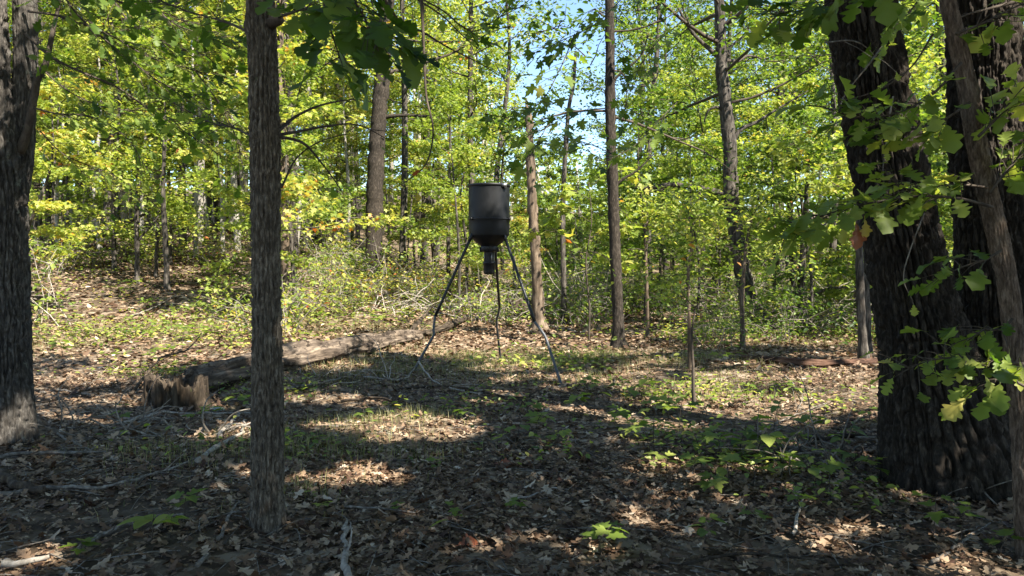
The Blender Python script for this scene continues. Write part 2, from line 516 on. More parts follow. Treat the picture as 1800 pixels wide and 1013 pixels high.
def leaf_frames(n, tilt=0.45, droop=0.25):
    a = RNG.uniform(0, 2 * np.pi, n)
    D = np.stack([np.cos(a), np.sin(a), RNG.normal(-droop, 0.3, n)], -1)
    Nn = np.stack([RNG.normal(0, tilt, n), RNG.normal(0, tilt, n), np.ones(n)], -1)
    return D, Nn

# ------------------------------------------------------------------ light gaps in the canopy
# sunlit patches on the forest floor: (pixel x, pixel y, half width m, half depth m)
LIT_PX = [(110, 545, 1.6, 1.4), (250, 575, 1.8, 1.3), (390, 560, 1.6, 1.6), (150, 610, 1.2, 0.5), (330, 520, 2.2, 2.0), (620, 560, 2.4, 1.5), (560, 535, 2.5, 2.0),
          (25, 720, 0.2, 0.3), (405, 765, 0.33, 0.28), (40, 995, 0.30, 0.16), (690, 745, 0.75, 0.38), (600, 700, 0.65, 0.25), (640, 835, 0.40, 0.26), (545, 845, 0.22, 0.18), (780, 760, 0.35, 0.25),
          (880, 590, 1.6, 0.9), (1010, 600, 1.2, 0.8), (640, 600, 0.7, 0.5), (555, 640, 0.35, 0.4), (1120, 590, 1.0, 0.8),
          (1190, 725, 0.75, 0.40), (1290, 665, 0.45, 0.40), (1400, 715, 0.6, 0.28), (1530, 700, 0.6, 0.55), (1525, 640, 0.6, 0.55), (1450, 660, 0.6, 0.4), (1100, 760, 0.3, 0.14), (1280, 745, 0.5, 0.2),
          (1485, 930, 0.16, 0.10), (1700, 990, 0.2, 0.10), (1220, 690, 0.5, 0.3), (1350, 712, 1.7, 0.55), (1500, 670, 0.9, 0.7), (1180, 745, 0.8, 0.25), (930, 690, 0.4, 0.25), (1000, 720, 0.3, 0.15), (200, 790, 0.15, 0.1), (840, 950, 0.1, 0.08), (960, 850, 0.12, 0.08)]
LIT = []
for px, py, a, b in LIT_PX:
    p = gpt(px, py)
    q = p - SUN * (p[2] / SUN[2])
    LIT.append((q[0], q[1], a * 1.2 + 0.05, b * 1.2 + 0.05))
for P, a, b in [(at(872, 352, 10.9), 0.3, 0.3), (at(1086, 540, 14), 0.25, 0.4), (at(938, 430, 17), 0.4, 0.7), (at(1030, 390, gpt(1035, 600)[1]), 1.3, 1.1), (at(28, 700, 6.2), 0.16, 0.22)]:
    q = P - SUN * (P[2] / SUN[2])
    LIT.append((q[0], q[1], a + 0.1, b + 0.1))
_fr = np.random.default_rng(2024)
for _ in range(170):
    _y = _fr.uniform(4.0, 13.5); _x = _fr.uniform(-0.66, 0.66) * _y
    if _fr.random() < 0.75 or _x < 0.1 * _y:
        _r = _fr.uniform(0.06, 0.16) * (0.7 + _y / 12) * (1.5 if _y > 7.5 else 1.0)
        LIT.append((_x, _y, _r * _fr.uniform(0.8, 2.0), _r))
LIT = np.array(LIT)

def keep_shade(P):
    """leaves that shade the floor; those over a gap are mostly missing"""
    q = P - SUN * (P[:, 2:3] / SUN[2])
    keep = np.ones(len(P), bool)
    for x, y, a, b in LIT:
        e = ((q[:, 0] - x) / a) ** 2 + ((q[:, 1] - y) / b) ** 2
        e = e * (1 + 0.35 * vnoise(q[:, 0] * 3, q[:, 1] * 3, 0.5))
        keep &= ~((e < 1) & (RNG.random(len(P)) < 0.985))
    return keep

def in_gap(P):
    q = P - SUN * (P[:, 2:3] / SUN[2])
    r = np.zeros(len(P), bool)
    for x, y, a, b in LIT:
        r |= ((q[:, 0] - x) / a) ** 2 + ((q[:, 1] - y) / b) ** 2 < 1
    return r

def open_tubes(tubes):
    """boughs do not cross the gaps: thin ones over a gap are missing"""
    return [(P, R) for P, R in tubes if not (R[0] < 0.03 and in_gap(P).any()) and not (in_gap(P).mean() > 0.3)]

def keep_view(P, margin=0):
    """nothing right in front of the lens"""
    px, py, dep = proj(P)
    infr = (dep > 0.05) & (px > -60) & (px < 1860) & (py > -60) & (py < 1073)
    return ~(infr & (dep < 9.0))

# ------------------------------------------------------------------ trees
def skeleton(rng, trunk, r_at, z0, z1, limb, nl, nsub=4, el0=8, el1=55, up=0.15, droop=0.0):
    """limbs and twigs off a trunk polyline; returns tubes and leaf anchor points"""
    trunk = np.asarray(trunk, float)
    tubes, anchors = [], []
    for i in range(nl):
        f = (i + rng.uniform(0.1, 0.9)) / nl
        z = z0 + (z1 - z0) * f
        o = np.array([np.interp(z, trunk[:, 2], trunk[:, k]) for k in range(3)])
        az = i * 2.4 + rng.uniform(-0.6, 0.6)
        el = math.radians(el0 + (el1 - el0) * f + rng.uniform(-10, 10))
        Ln = limb * (1 - 0.6 * f) * rng.uniform(0.65, 1.15)
        d = np.array([math.cos(az) * math.cos(el), math.sin(az) * math.cos(el), math.sin(el)])
        r0 = r_at(z) * rng.uniform(0.25, 0.45)
        pts = [o]
        n = 6
        for k in range(n):
            d = norm(d + rng.normal(0, 0.16, 3) + np.array([0, 0, up - droop * k / n]))
            pts.append(pts[-1] + d * Ln / n)
        pts = np.array(pts)
        tubes.append((pts, np.linspace(r0, max(0.003, r0 * 0.15), n + 1)))
        anchors.append(pts[3:])
        for s in range(nsub):
            t = rng.uniform(0.3, 0.95)
            j = min(int(t * n), n - 1)
            b = pts[j] + (pts[j + 1] - pts[j]) * (t * n - j)
            dd = norm(pts[j + 1] - pts[j])
            side = norm(np.cross(dd, [0, 0, 1])) * rng.choice([-1, 1])
            e = norm(dd * 0.6 + side * rng.uniform(0.5, 1.1) + np.array([0, 0, rng.uniform(-0.15, 0.4)]))
            sl = Ln * rng.uniform(0.25, 0.5)
            sp_ = [b]
            for k in range(4):
                e = norm(e + rng.normal(0, 0.2, 3) + np.array([0, 0, -droop * 0.3]))
                sp_.append(sp_[-1] + e * sl / 4)
            sp_ = np.array(sp_)
            tubes.append((sp_, np.linspace(r0 * 0.35, 0.003, 5)))
            anchors.append(sp_[1:])
    return tubes, np.vstack(anchors)

def crown_leaves(rng, A, per, rad, flat, size, kind='simple', tint=(0.45, 0.16), keep=None, lift=0.0):
    n = len(A) * per
    P = np.repeat(A, per, 0) + rng.normal(0, 1, (n, 3)) * np.array([rad, rad, rad * flat]) + np.array([0, 0, lift])
    t = rng.normal(tint[0], 0.07, n) + np.repeat(rng.normal(0, tint[1], len(A)), per)
    if keep is not None:
        k = keep(P)
        P, t = P[k], t[k]
    D, Nn = leaf_frames(len(P))
    mb = MB()
    scatter(mb, kind, P, D, Nn, size * rng.uniform(0.65, 1.25, len(P)), np.clip(t, 0.02, 0.98))
    return mb

def add_tubes(mb, tubes, ns=5):
    for P, R in tubes:
        V, F = tube(P, R, ns, cap=False)
        mb.add(V, F)
    return mb

def bark_trunk(name, path, nu, step, depth, freq, kz, mat, parent, seed=0, lobes=0, flare=0.0, flare_h=0.5, knots=(), plate=0.3, zfine=99.0, ridge=0.035):
    """path rows x,y,z,r. Furrowed bark is real relief on a fine mesh."""
    Q = smooth_path(path, step)
    hi = Q[:, 2] > zfine                      # coarser above the view
    Q = np.vstack([Q[~hi], Q[hi][::8], Q[-1:]])
    P, R = Q[:, :3], Q[:, 3]
    s = np.concatenate([[0], np.cumsum(np.linalg.norm(np.diff(P, axis=0), axis=1))])
    th = np.linspace(0, 2 * np.pi, nu, endpoint=False)
    T = norm(np.gradient(P, axis=0))
    A = norm(np.cross(T, [0, 1.0, 0.0])); B = np.cross(T, A)
    rr = R[:, None] * np.ones(nu)
    if flare:
        g = np.exp(-s / flare_h)[:, None]
        rr = rr * (1 + flare * g * (0.45 + 0.55 * np.cos(lobes * th + seed) * 0.6 + 0.5 * vnoise(np.cos(th) * 2 + seed, np.sin(th) * 2, seed)[None, :]))
    C, S_ = np.cos(th)[None, :] * R.mean(), np.sin(th)[None, :] * R.mean()
    z = s[:, None]
    nr = max(6, round(2 * np.pi * R.mean() / ridge))
    ph = nr * th[None, :] / 2
    w1 = 1.5 * vnoise(C * 9 + seed, S_ * 9, z * kz * 0.7) + 0.9 * vnoise(C * 20 + seed, S_ * 20, z * kz * 1.6)
    fa = np.abs(np.cos(ph + w1))
    fb = np.abs(np.cos(ph * 0.0 + nr * th[None, :] / 2 + 1.1 - 1.6 * vnoise(C * 8 - seed, S_ * 8, z * kz * 0.8)))
    fur = np.minimum(ss(fa / 0.55), 0.35 + 0.65 * ss(fb / 0.35))
    cid = np.floor((ph + w1) / np.pi + 0.5)
    cut = np.abs(vnoise(cid * 3.7 + seed, 0.5, z * kz * 2.0 + cid * 1.9))
    fur = fur * (0.45 + 0.55 * ss(cut / 0.22))
    fine = fbm(C * freq * 3 + 3, S_ * freq * 3, z * kz * 8, 2)
    rr = rr + depth * (fur - 0.75) + depth * 0.28 * fine + R[:, None] * 0.06 * vnoise(C * 4 + seed, S_ * 4, z * 1.3)
    for ks, kt, kr, kh in knots:        # height along trunk, angle, radius, bulge
        da = np.abs((th - kt + np.pi) % (2 * np.pi) - np.pi)[None, :] * R.mean()
        d2 = (da ** 2 + (s[:, None] - ks) ** 2) / kr ** 2
        rr = rr + kh * np.exp(-d2) - kh * 0.8 * np.exp(-d2 * 7)
    V = P[:, None, :] + rr[..., None] * (np.cos(th)[None, :, None] * A[:, None, :] + np.sin(th)[None, :, None] * B[:, None, :])
    n = len(P)
    V = V.reshape(-1, 3)
    i = np.arange(n - 1)[:, None] * nu; j = np.arange(nu)[None, :]; k = (j + 1) % nu
    F = np.stack([i + j, i + k, i + nu + k, i + nu + j], -1).reshape(-1, 4)
    mb = MB().add(V, F)
    return mb.build(name, mat, parent)

def px_path(rows, d):
    """rows: pixel x, pixel y, half width in pixels [, depth offset] at depth d"""
    out = []
    for r in rows:
        dd = d + (r[3] if len(r) > 3 else 0)
        p = at(r[0], r[1], dd)
        out.append([*p, r[2] * dd / FPX])
    return np.array(out)

def local(P, o):
    P = np.array(P, float)
    P[:, :3] = P[:, :3] - o
    return P

# ------------------------------------------------------------------ the ground
def build_ground():
    def axis(lo, hi, fine_lo, fine_hi, fs, cs):
        a = list(np.arange(fine_lo, fine_hi, fs))
        s, x = fs, fine_hi
        while x < hi:
            a.append(x); s = min(s * 1.12, cs); x += s
        a.append(hi)
        s, x = fs, fine_lo
        while x > lo:
            s = min(s * 1.12, cs); x -= s
            a.insert(0, max(x, lo))
        return np.unique(np.array(a))
    X = axis(-400, 400, -7, 7, 0.09, 25); Y = axis(-60, 600, 2.5, 14, 0.08, 25)
    GX, GY = np.meshgrid(X, Y)
    Z = gh(GX, GY)
    V = np.stack([GX, GY, Z], -1).reshape(-1, 3)
    w = len(X)
    i = np.arange(len(Y) - 1)[:, None] * w; j = np.arange(w - 1)[None, :]
    F = np.stack([i + j, i + j + 1, i + w + j + 1, i + w + j], -1).reshape(-1, 4)
    o = link('ground', make_mesh('ground', V, [F], None, True, M['ground']))
    tag(o, 'brown forest floor of soil under dry leaves', 'ground', kind='structure')
build_ground()

def frustum_pts(n, y0, y1, bias=1.0, margin=0.6):
    y = np.sqrt(RNG.uniform(y0 ** 2, y1 ** 2, n))
    x = RNG.uniform(-1, 1, n) * (y * 0.68 + margin)
    return x, y

def build_litter():
    mb = MB()
    for y0, y1, dens, size, kind in ((2.6, 6.5, 1100, 0.032, 'simple'), (6.5, 11, 350, 0.04, 'simple'), (2.6, 6.5, 520, 0.07, 'dry'), (6.5, 11, 200, 0.075, 'dry'), (11, 17, 190, 0.10, 'simple'), (17, 34, 85, 0.13, 'simple')):
        area = 0.68 * (y1 ** 2 - y0 ** 2)
        n = int(area * dens)
        x, y = frustum_pts(n, y0, y1)
        dn = fbm(x * 0.8, y * 0.8, 4.2, 3)
        k = dn > RNG.uniform(-1.5, 0.25, n)
        x, y = x[k], y[k]
        n = len(x)
        P = np.stack([x, y, gh(x, y) + RNG.uniform(0.004, 0.035, n)], -1)
        a = RNG.uniform(0, 2 * np.pi, n)
        D = np.stack([np.cos(a), np.sin(a), RNG.normal(0, 0.22, n)], -1)
        Nn = np.stack([RNG.normal(0, 0.32, n), RNG.normal(0, 0.32, n), np.where(RNG.random(n) < 0.5, 1, -1)], -1)
        scatter(mb, kind, P, D, Nn, size * RNG.uniform(0.5, 1.5, n), np.clip(RNG.normal(0.38, 0.22, n), 0, 1))
    o = mb.build('leaf_litter', M['litter'], smooth=False)
    tag(o, 'dry brown oak leaf litter covering the forest floor', 'leaf litter', kind='stuff')
build_litter()

def build_grass():
    mb = MB()
    spots = [(gpt(900, 640), 3.2, 1.8, 15000), (gpt(600, 660), 1.4, 1.0, 1500), (gpt(520, 790), 0.9, 1.0, 1300), (gpt(1040, 640), 2.6, 1.4, 9000), (gpt(700, 735), 1.0, 0.5, 900),
             (gpt(300, 800), 0.8, 0.6, 700), (gpt(1280, 680), 1.6, 0.9, 1800), (gpt(330, 580), 3.0, 2.0, 6000), (gpt(620, 580), 2.5, 1.6, 5000), (gpt(640, 800), 0.8, 0.5, 900), (gpt(500, 870), 0.5, 0.3, 300), (gpt(90, 600), 2, 1.3, 2500), (gpt(1400, 600), 3, 1.6, 3000)]
    base = np.array([(-0.5, 0, 0), (0.5, 0, 0), (0.32, 0.1, 0.55), (-0.32, 0.1, 0.55), (0, 0.4, 0.95)])
    F = np.array([[0, 1, 2], [0, 2, 3], [3, 2, 4]])
    for c, a, b, n in spots:
        x = c[0] + RNG.normal(0, a * 0.5, n); y = c[1] + RNG.normal(0, b * 0.6, n)
        k = fbm(x * 1.6, y * 1.6, 8.8, 2) > RNG.uniform(-0.9, 0.5, n)
        x, y = x[k], y[k]; n = len(x)
        h = RNG.uniform(0.04, 0.14, n)
        ang = RNG.uniform(0, 2 * np.pi, n); ca, sa = np.cos(ang), np.sin(ang)
        V = base[None] * np.stack([np.full(n, 0.005), h * RNG.uniform(0.4, 1.6, n), h], -1)[:, None]
        W = np.stack([V[..., 0] * ca[:, None] - V[..., 1] * sa[:, None], V[..., 0] * sa[:, None] + V[..., 1] * ca[:, None], V[..., 2]], -1)
        W += np.stack([x, y, gh(x, y) - 0.005], -1)[:, None]
        FF = (F[None] + (np.arange(n) * 5)[:, None, None]).reshape(-1, 3)
        mb.add(W.reshape(-1, 3), FF, np.repeat(np.clip(RNG.normal(0.5, 0.25, n), 0, 1), 5))
    o = mb.build('woodland_grass', M['grass'])
    tag(o, 'thin short woodland grass growing through the leaf litter', 'grass', kind='stuff')
build_grass()

# ------------------------------------------------------------------ near trees
def new_tree(name, base, label, group=None):
    return empty(name, tuple(base), label, 'tree', group)

def near_crown(root, o, trunk, r_at, z0, z1, limb, nl, per, size, seed, nsub=5, bark='twig', tint=(0.45, 0.12), keep_in=True, rad=0.35):
    rng = np.random.default_rng(seed)
    tubes, A = skeleton(rng, trunk, r_at, z0, z1, limb, nl, nsub, 5, 50, 0.1)
    # thick limbs pass; nothing within the near view
    good = []
    for P, R in open_tubes(tubes):
        if keep_view(P + 0).all():
            good.append((local(P, o), R))
    if good:
        add_tubes(MB(), [])
        mb = add_tubes(MB(), good, 6)
        tag(mb.build('limbs', M[bark], root), kind='stuff')
    kp = lambda P: keep_shade(P) & keep_view(P)
    mb = crown_leaves(rng, A, per, rad, 0.5, size, 'simple', tint, kp)
    mb.V = [v - o for v in mb.V]
    c = mb.build('crown', M['leaf'], root)
    tag(c, kind='stuff')
    return A

# big twin oak on the right
bA = gpt(1690, 868)
dA = bA[1] + 0.25
oak = new_tree('oak_tree', bA, 'massive dark twin-trunked oak with deeply furrowed bark at the right')
pa = px_path([(1708, 905, 138), (1685, 850, 122), (1660, 760, 100), (1636, 660, 79), (1620, 590, 69), (1600, 500, 62), (1573, 350, 57), (1540, 180, 55), (1512, 0, 52), (1485, -180, 50), (1455, -380, 46), (1440, -700, 40), (1430, -1100, 34)], dA)
pb = px_path([(1790, 890, 120), (1776, 800, 105), (1766, 700, 84), (1757, 550, 68), (1748, 420, 62), (1738, 300, 58), (1728, 0, 53), (1722, -250, 50), (1720, -600, 42), (1725, -1100, 34)], dA + 0.42)
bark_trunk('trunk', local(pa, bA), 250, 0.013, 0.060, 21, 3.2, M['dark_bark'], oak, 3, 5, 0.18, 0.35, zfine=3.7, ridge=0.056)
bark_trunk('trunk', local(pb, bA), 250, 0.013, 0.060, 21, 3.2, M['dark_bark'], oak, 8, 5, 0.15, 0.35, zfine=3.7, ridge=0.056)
near_crown(oak, bA, pa, lambda z: 0.2, 4.6, 8.6, 4.2, 16, 16, 0.15, 11)

# slim tree left of centre
bS = gpt(471, 938)
slim = new_tree('slim_tree', bS, 'slim straight near tree with scaly grey-brown bark left of the feeder')
psl = px_path([(471, 950, 33), (471, 915, 30), (470, 860, 27.5), (470, 700, 26), (469, 560, 25), (467, 400, 24.5), (466, 250, 25), (462, 120, 23.5), (458, 0, 23), (452, -200, 21), (450, -600, 18), (455, -1000, 14)], bS[1] + 0.06)
bark_trunk('trunk', local(psl, bS), 120, 0.010, 0.018, 40, 9, M['slim_bark'], slim, 5, 4, 0.22, 0.12, zfine=3.4, ridge=0.026,
           knots=((2.32, 4.9, 0.06, 0.02), (1.18, 4.4, 0.04, 0.014), (2.98, 5.9, 0.05, 0.03), (1.9, 4.9, 0.035, 0.01)))
mb = MB()
sp0 = at(484, 40, bS[1] + 0.02) - bS
V, F = tube(np.array([sp0 + [-0.03, 0, -0.01], sp0 + [0.0, -0.01, 0.0], sp0 + [0.035, -0.015, 0.008], sp0 + [0.05, -0.02, 0.012]]), [0.03, 0.026, 0.022, 0.012], 10, wob=0.3)
mb.add(V, F); mb.build('branch_stub', M['twig'], slim)
near_crown(slim, bS, psl, lambda z: 0.06, 3.9, 6.0, 2.6, 9, 12, 0.14, 12)

# left oak with a fork
bL = gpt(14, 788)
left = new_tree('oak_tree', bL, 'forked oak with lichen patches at the left edge of the clearing')
dL = bL[1] + 0.2
plm = px_path([(8, 812, 54), (9, 780, 49), (10, 720, 43), (9, 640, 40), (8, 500, 38), (4, 350, 36), (0, 270, 36), (-8, 180, 26), (-14, 60, 23), (-20, -60, 22), (-30, -300, 22), (-40, -700, 16)], dL)
plr = px_path([(10, 420, 26), (22, 330, 26), (32, 270, 24), (40, 190, 20), (45, 100, 19), (44, 0, 18.5), (40, -150, 17), (30, -500, 13)], dL + 0.12)
bark_trunk('trunk', local(plm, bL), 180, 0.014, 0.036, 26, 4.5, M['left_bark'], left, 21, 4, 0.25, 0.2, zfine=4.0, ridge=0.042, knots=((2.55, 5.2, 0.12, 0.035), (1.5, 5.5, 0.07, 0.02)))
bark_trunk('trunk', local(plr, bL), 100, 0.016, 0.014, 30, 6, M['left_bark'], left, 22, zfine=4.0, ridge=0.03)
V, F = tube(smooth_path(local(px_path([(34, 268, 8), (47, 235, 8), (56, 190, 7), (66, 140, 6), (80, 112, 5), (92, 60, 4), (110, -20, 3)], dL), bL)[:, :3], 0.08), np.linspace(0.04, 0.014, len(smooth_path(px_path([(34, 268, 8), (47, 235, 8), (56, 190, 7), (66, 140, 6), (80, 112, 5), (92, 60, 4), (110, -20, 3)], dL)[:, :3], 0.08))), 10, wob=0.2)
MB().add(V, F).build('branch', M['twig'], left)
near_crown(left, bL, plm, lambda z: 0.12, 4.4, 8.0, 3.6, 12, 14, 0.15, 13)

# brown sapling leaning in front of the twin oak
dP = 4.05
bP = np.array([*at(1800, 980, dP)[:2], 0]); bP[2] = gh(bP[0], bP[1])
sap = new_tree('young_oak', bP, 'thin leaning brown young oak in front of the twin trunks')
psp = px_path([(1808, 1000, 20), (1803, 900, 18.5), (1796, 760, 18), (1786, 640, 18), (1774, 520, 17), (1757, 430, 17), (1734, 330, 16), (1715, 240, 15.5), (1700, 150, 15), (1684, 80, 14.5), (1668, 10, 13), (1655, -60, 12), (1630, -250, 10)], dP)
bark_trunk('trunk', local(psp, bP), 80, 0.010, 0.008, 60, 9, M['sap_bark'], sap, 31, ridge=0.016, zfine=3.2, knots=((1.15, 4.6, 0.05, 0.012), (0.8, 4.3, 0.04, 0.012)))

# ------------------------------------------------------------------ hero middle-distance trees
def sky_gap(P):
    """the canopy is open above the far side of the clearing"""
    px, py, dep = proj(P)
    g = (((px - 1000) / 78) ** 2 + ((py - 170) / 118) ** 2 < 1) & (RNG.random(len(P)) < 0.72)
    return ~g

def mid_tree(name, rows, d, label, seed, bark='far_bark', crown=None, limbs=(), group=None, ns=14, kind='simple', tint=(0.45, 0.12), size=0.11, per=9, rad=0.3, nsub=4, keep=None, wob=0.12):
    o = at(rows[0][0], rows[0][1], d); o[2] = gh(o[0], o[1])
    root = new_tree(name, o, label, group)
    P = px_path(rows, d)
    P[0, 2] = min(P[0, 2], o[2] - 0.05)
    Q = smooth_path(local(P, o), 0.10)
    Q[:, 3] *= 1 + (0.7 if Q[:, 3].max() > 0.1 else 0.25) * np.exp(-np.maximum(Q[:, 2], 0) / 0.13)
    V, F = tube(Q[:, :3], Q[:, 3], ns, wob=wob + 0.06, seed=seed)
    MB().add(V, F).build('trunk', M[bark], root)
    rng = np.random.default_rng(seed)
    for r in limbs:                          # limbs drawn in the photograph: rows px,py,halfwidth
        B = smooth_path(local(px_path(r, d), o), 0.12)
        V, F = tube(B[:, :3], B[:, 3], 7, wob=0.15, seed=seed)
        MB().add(V, F).build('branch', M[bark if bark != 'snag_bark' else 'twig'], root)
    if crown:
        z0, z1, limb, nl = crown
        tubes, A = skeleton(rng, P[:, :3], lambda z: float(P[:, 3].mean()) * 0.8, z0, z1, limb, nl, nsub, 0, 45, 0.05, 0.1)
        if keep is sky_gap:
            tubes = [(p, r) for p, r in tubes if sky_gap(p).mean() > 0.75]
        k0 = keep
        keep = (lambda q: keep_shade(q) & k0(q)) if k0 else keep_shade
        tag(add_tubes(MB(), [(local(p, o), r) for p, r in tubes], 5).build('limbs', M['twig'], root), kind='stuff')
        mb = crown_leaves(rng, A, per, rad, 0.45, size, kind, tint, keep)
        mb.V = [v - o for v in mb.V]
        tag(mb.build('crown', M['leaf'], root), kind='stuff')
    return root, o, P

d7 = gpt(1088, 612)[1]
mid_tree('straight_tree', [(1089, 620, 14), (1088, 600, 11), (1085, 520, 10), (1081, 430, 10), (1077, 320, 9.5), (1073, 200, 9), (1072, 60, 8), (1071, -60, 7.5), (1070, -260, 6), (1068, -420, 4)], d7,
         'dark straight slender tree right of the feeder against the open sky', 41, 'dark_bark', (4.0, 9.5, 2.9, 18),
         limbs=([(1078, 330, 3), (1095, 315, 2.4), (1120, 300, 1.8), (1150, 270, 1)], [(1073, 150, 3), (1090, 130, 2), (1125, 100, 1.5), (1140, 60, 1)]), keep=sky_gap, size=0.12, per=12, tint=(0.30, 0.10))
d8 = gpt(1330, 578)[1]
mid_tree('crooked_tree', [(1336, 590, 26), (1327, 560, 20), (1312, 510, 15), (1301, 460, 13), (1292, 400, 13), (1285, 340, 13), (1283, 270, 12), (1277, 200, 11), (1269, 120, 10), (1266, 40, 9), (1264, -40, 8), (1262, -250, 5)], d8,
         'crooked grey branching tree standing between the feeder clearing and the twin oak', 42, 'far_bark', (5.2, 11.0, 3.8, 16),
         limbs=([(1286, 345, 6), (1250, 335, 5), (1215, 328, 5), (1180, 325, 5), (1150, 330, 4), (1118, 330, 3)], [(1283, 265, 5), (1300, 230, 4), (1330, 215, 3), (1370, 190, 2), (1420, 160, 1.2)],
                [(1275, 180, 4), (1262, 140, 3.5), (1262, 110, 3), (1275, 90, 2.5), (1310, 60, 2), (1320, 30, 1)], [(1270, 105, 5), (1245, 85, 4), (1215, 55, 3), (1190, 10, 2)], [(1285, 220, 4), (1265, 190, 3), (1245, 195, 2), (1238, 215, 1.5)]),
         tint=(0.36, 0.12), per=10, size=0.13, keep=sky_gap)
d5 = gpt(948, 580)[1]
mid_tree('dead_snag', [(950, 588, 12), (947, 560, 10.5), (944, 500, 9.5), (940, 430, 9), (936, 350, 8.5), (932, 270, 8), (930, 215, 7), (928, 200, 5.5), (926, 188, 3), (925, 172, 1)], d5,
         'pale brown bare snag with broken top just right of the feeder', 43, 'snag_bark', wob=0.2)
d6 = gpt(992, 568)[1]
mid_tree('thin_tree', [(992, 575, 6), (991, 500, 5), (989, 400, 4.6), (991, 320, 4.2), (996, 240, 4), (1000, 190, 3.5), (1008, 150, 3), (1012, 90, 2.5)], d6,
         'thin dark tree standing between the bare snag and the straight tree', 44, 'far_bark', (3.5, 6.5, 1.6, 7), per=7, keep=sky_gap)
d3 = 25.0
mid_tree('tall_tree', [(655, 510, 19), (656, 480, 16), (658, 400, 15), (660, 300, 14.5), (665, 220, 13.5), (671, 150, 13), (676, 80, 12.5), (680, 0, 12), (684, -150, 10), (686, -300, 7)], d3,
         'tall thick grey tree behind the fallen log, left of the feeder', 45, 'dark_bark', (7.5, 14, 4.5, 14),
         limbs=([(671, 207, 4), (690, 204, 3.5), (720, 203, 3), (760, 206, 2.5), (790, 210, 1.5)],), tint=(0.62, 0.1), per=9, size=0.15)
mid_tree('brown_tree', [(507, 530, 14), (506, 500, 12), (503, 420, 10.5), (500, 330, 10), (496, 250, 9), (493, 180, 8.5), (490, 60, 8), (488, -100, 7), (486, -300, 5)], 21.0,
         'reddish brown tree half hidden behind the slim near trunk', 46, 'snag_bark', (6.5, 12, 3.6, 12), tint=(0.6, 0.1), size=0.14)
d10 = gpt(1518, 636)[1]
mid_tree('thin_tree', [(1519, 642, 10), (1517, 610, 8), (1513, 540, 7), (1511, 470, 7), (1510, 400, 6), (1512, 300, 5.5), (1515, 180, 5), (1512, 40, 4.5), (1510, -150, 3.5)], d10,
         'thin brown tree beside the left edge of the twin oak, sunlit at its foot', 47, 'far_bark', (4.5, 6.8, 2.2, 8), size=0.12)
mid_tree('thin_tree', [(1530, 628, 6), (1527, 600, 5), (1525, 540, 5), (1523, 470, 4.5), (1521, 380, 4), (1518, 260, 3.5), (1519, 100, 3)], d10 + 0.9,
         'thin dark stem rising close behind the sunlit-footed brown tree', 48, 'far_bark', (4.0, 6.0, 1.8, 6), size=0.12)
d11 = gpt(1410, 585)[1]
mid_tree('branching_tree', [(1412, 592, 9), (1410, 570, 7.5), (1408, 540, 7), (1408, 500, 6), (1411, 440, 5), (1415, 380, 4), (1420, 300, 3)], d11,
         'small dark forking tree in the shaded woods right of the crooked tree', 49, 'far_bark', (2.6, 5.0, 2.2, 8),
         limbs=([(1409, 545, 4), (1395, 500, 3.5), (1385, 470, 3), (1378, 430, 2.4)], [(1410, 545, 3.5), (1430, 520, 3), (1460, 507, 2.6), (1490, 506, 1.6)]), size=0.12)
mid_tree('thin_sapling', [(1306, 614, 5), (1305, 580, 4.2), (1304, 530, 4), (1307, 480, 3.4), (1312, 430, 2.6), (1322, 380, 2)], gpt(1306, 612)[1],
         'thin leafy sapling in front of the crooked tree', 50, 'snag_bark', (1.4, 3.4, 1.2, 9), size=0.10, tint=(0.55, 0.1), per=8)
mid_tree('thin_sapling', [(1138, 598, 3.5), (1138, 560, 3), (1137, 500, 2.8), (1135, 440, 2.4), (1138, 390, 2)], gpt(1138, 596)[1],
         'thin leafy sapling just right of the dark straight tree', 51, 'snag_bark', (1.2, 3.2, 1.2, 8), size=0.11, tint=(0.58, 0.1), per=8)
mid_tree('thin_sapling', [(1213, 650, 4), (1212, 600, 3.5), (1211, 540, 3), (1210, 480, 2.5), (1216, 420, 2), (1210, 370, 1.5)], gpt(1213, 648)[1],
         'tall thin sapling in the right middle ground with a few leaves', 52, 'snag_bark', (1.1, 2.8, 0.9, 9), size=0.09, tint=(0.55, 0.1), per=6)
mid_tree('thin_sapling', [(1222, 722, 4), (1219, 690, 3), (1218, 640, 2.4), (1216, 590, 2), (1222, 540, 1.4)], gpt(1222, 722)[1],
         'short dark bare sapling stem on the sunlit litter at right', 53, 'twig', (0.9, 1.35, 0.5, 6), size=0.07, tint=(0.6, 0.1), per=2)
mid_tree('thin_sapling', [(241, 500, 4.5), (241, 450, 4), (240, 400, 3.6), (241, 350, 3), (243, 290, 2)], gpt(241, 500)[1] ,
         'dark thin sapling on the left slope, left of two', 54, 'far_bark', (2.0, 4.6, 1.8, 7), size=0.13, tint=(0.6, 0.1), per=7,
         limbs=([(241, 425, 2.2), (258, 405, 2), (275, 385, 1.6), (290, 365, 1)],))
mid_tree('thin_sapling', [(294, 512, 5.5), (293, 470, 5), (290, 410, 4.6), (287, 350, 4), (288, 290, 3), (290, 200, 2)], gpt(294, 512)[1],
         'dark thin sapling on the left slope, right of two', 55, 'far_bark', (2.0, 5.5, 2.0, 8), size=0.13, tint=(0.6, 0.1), per=7)

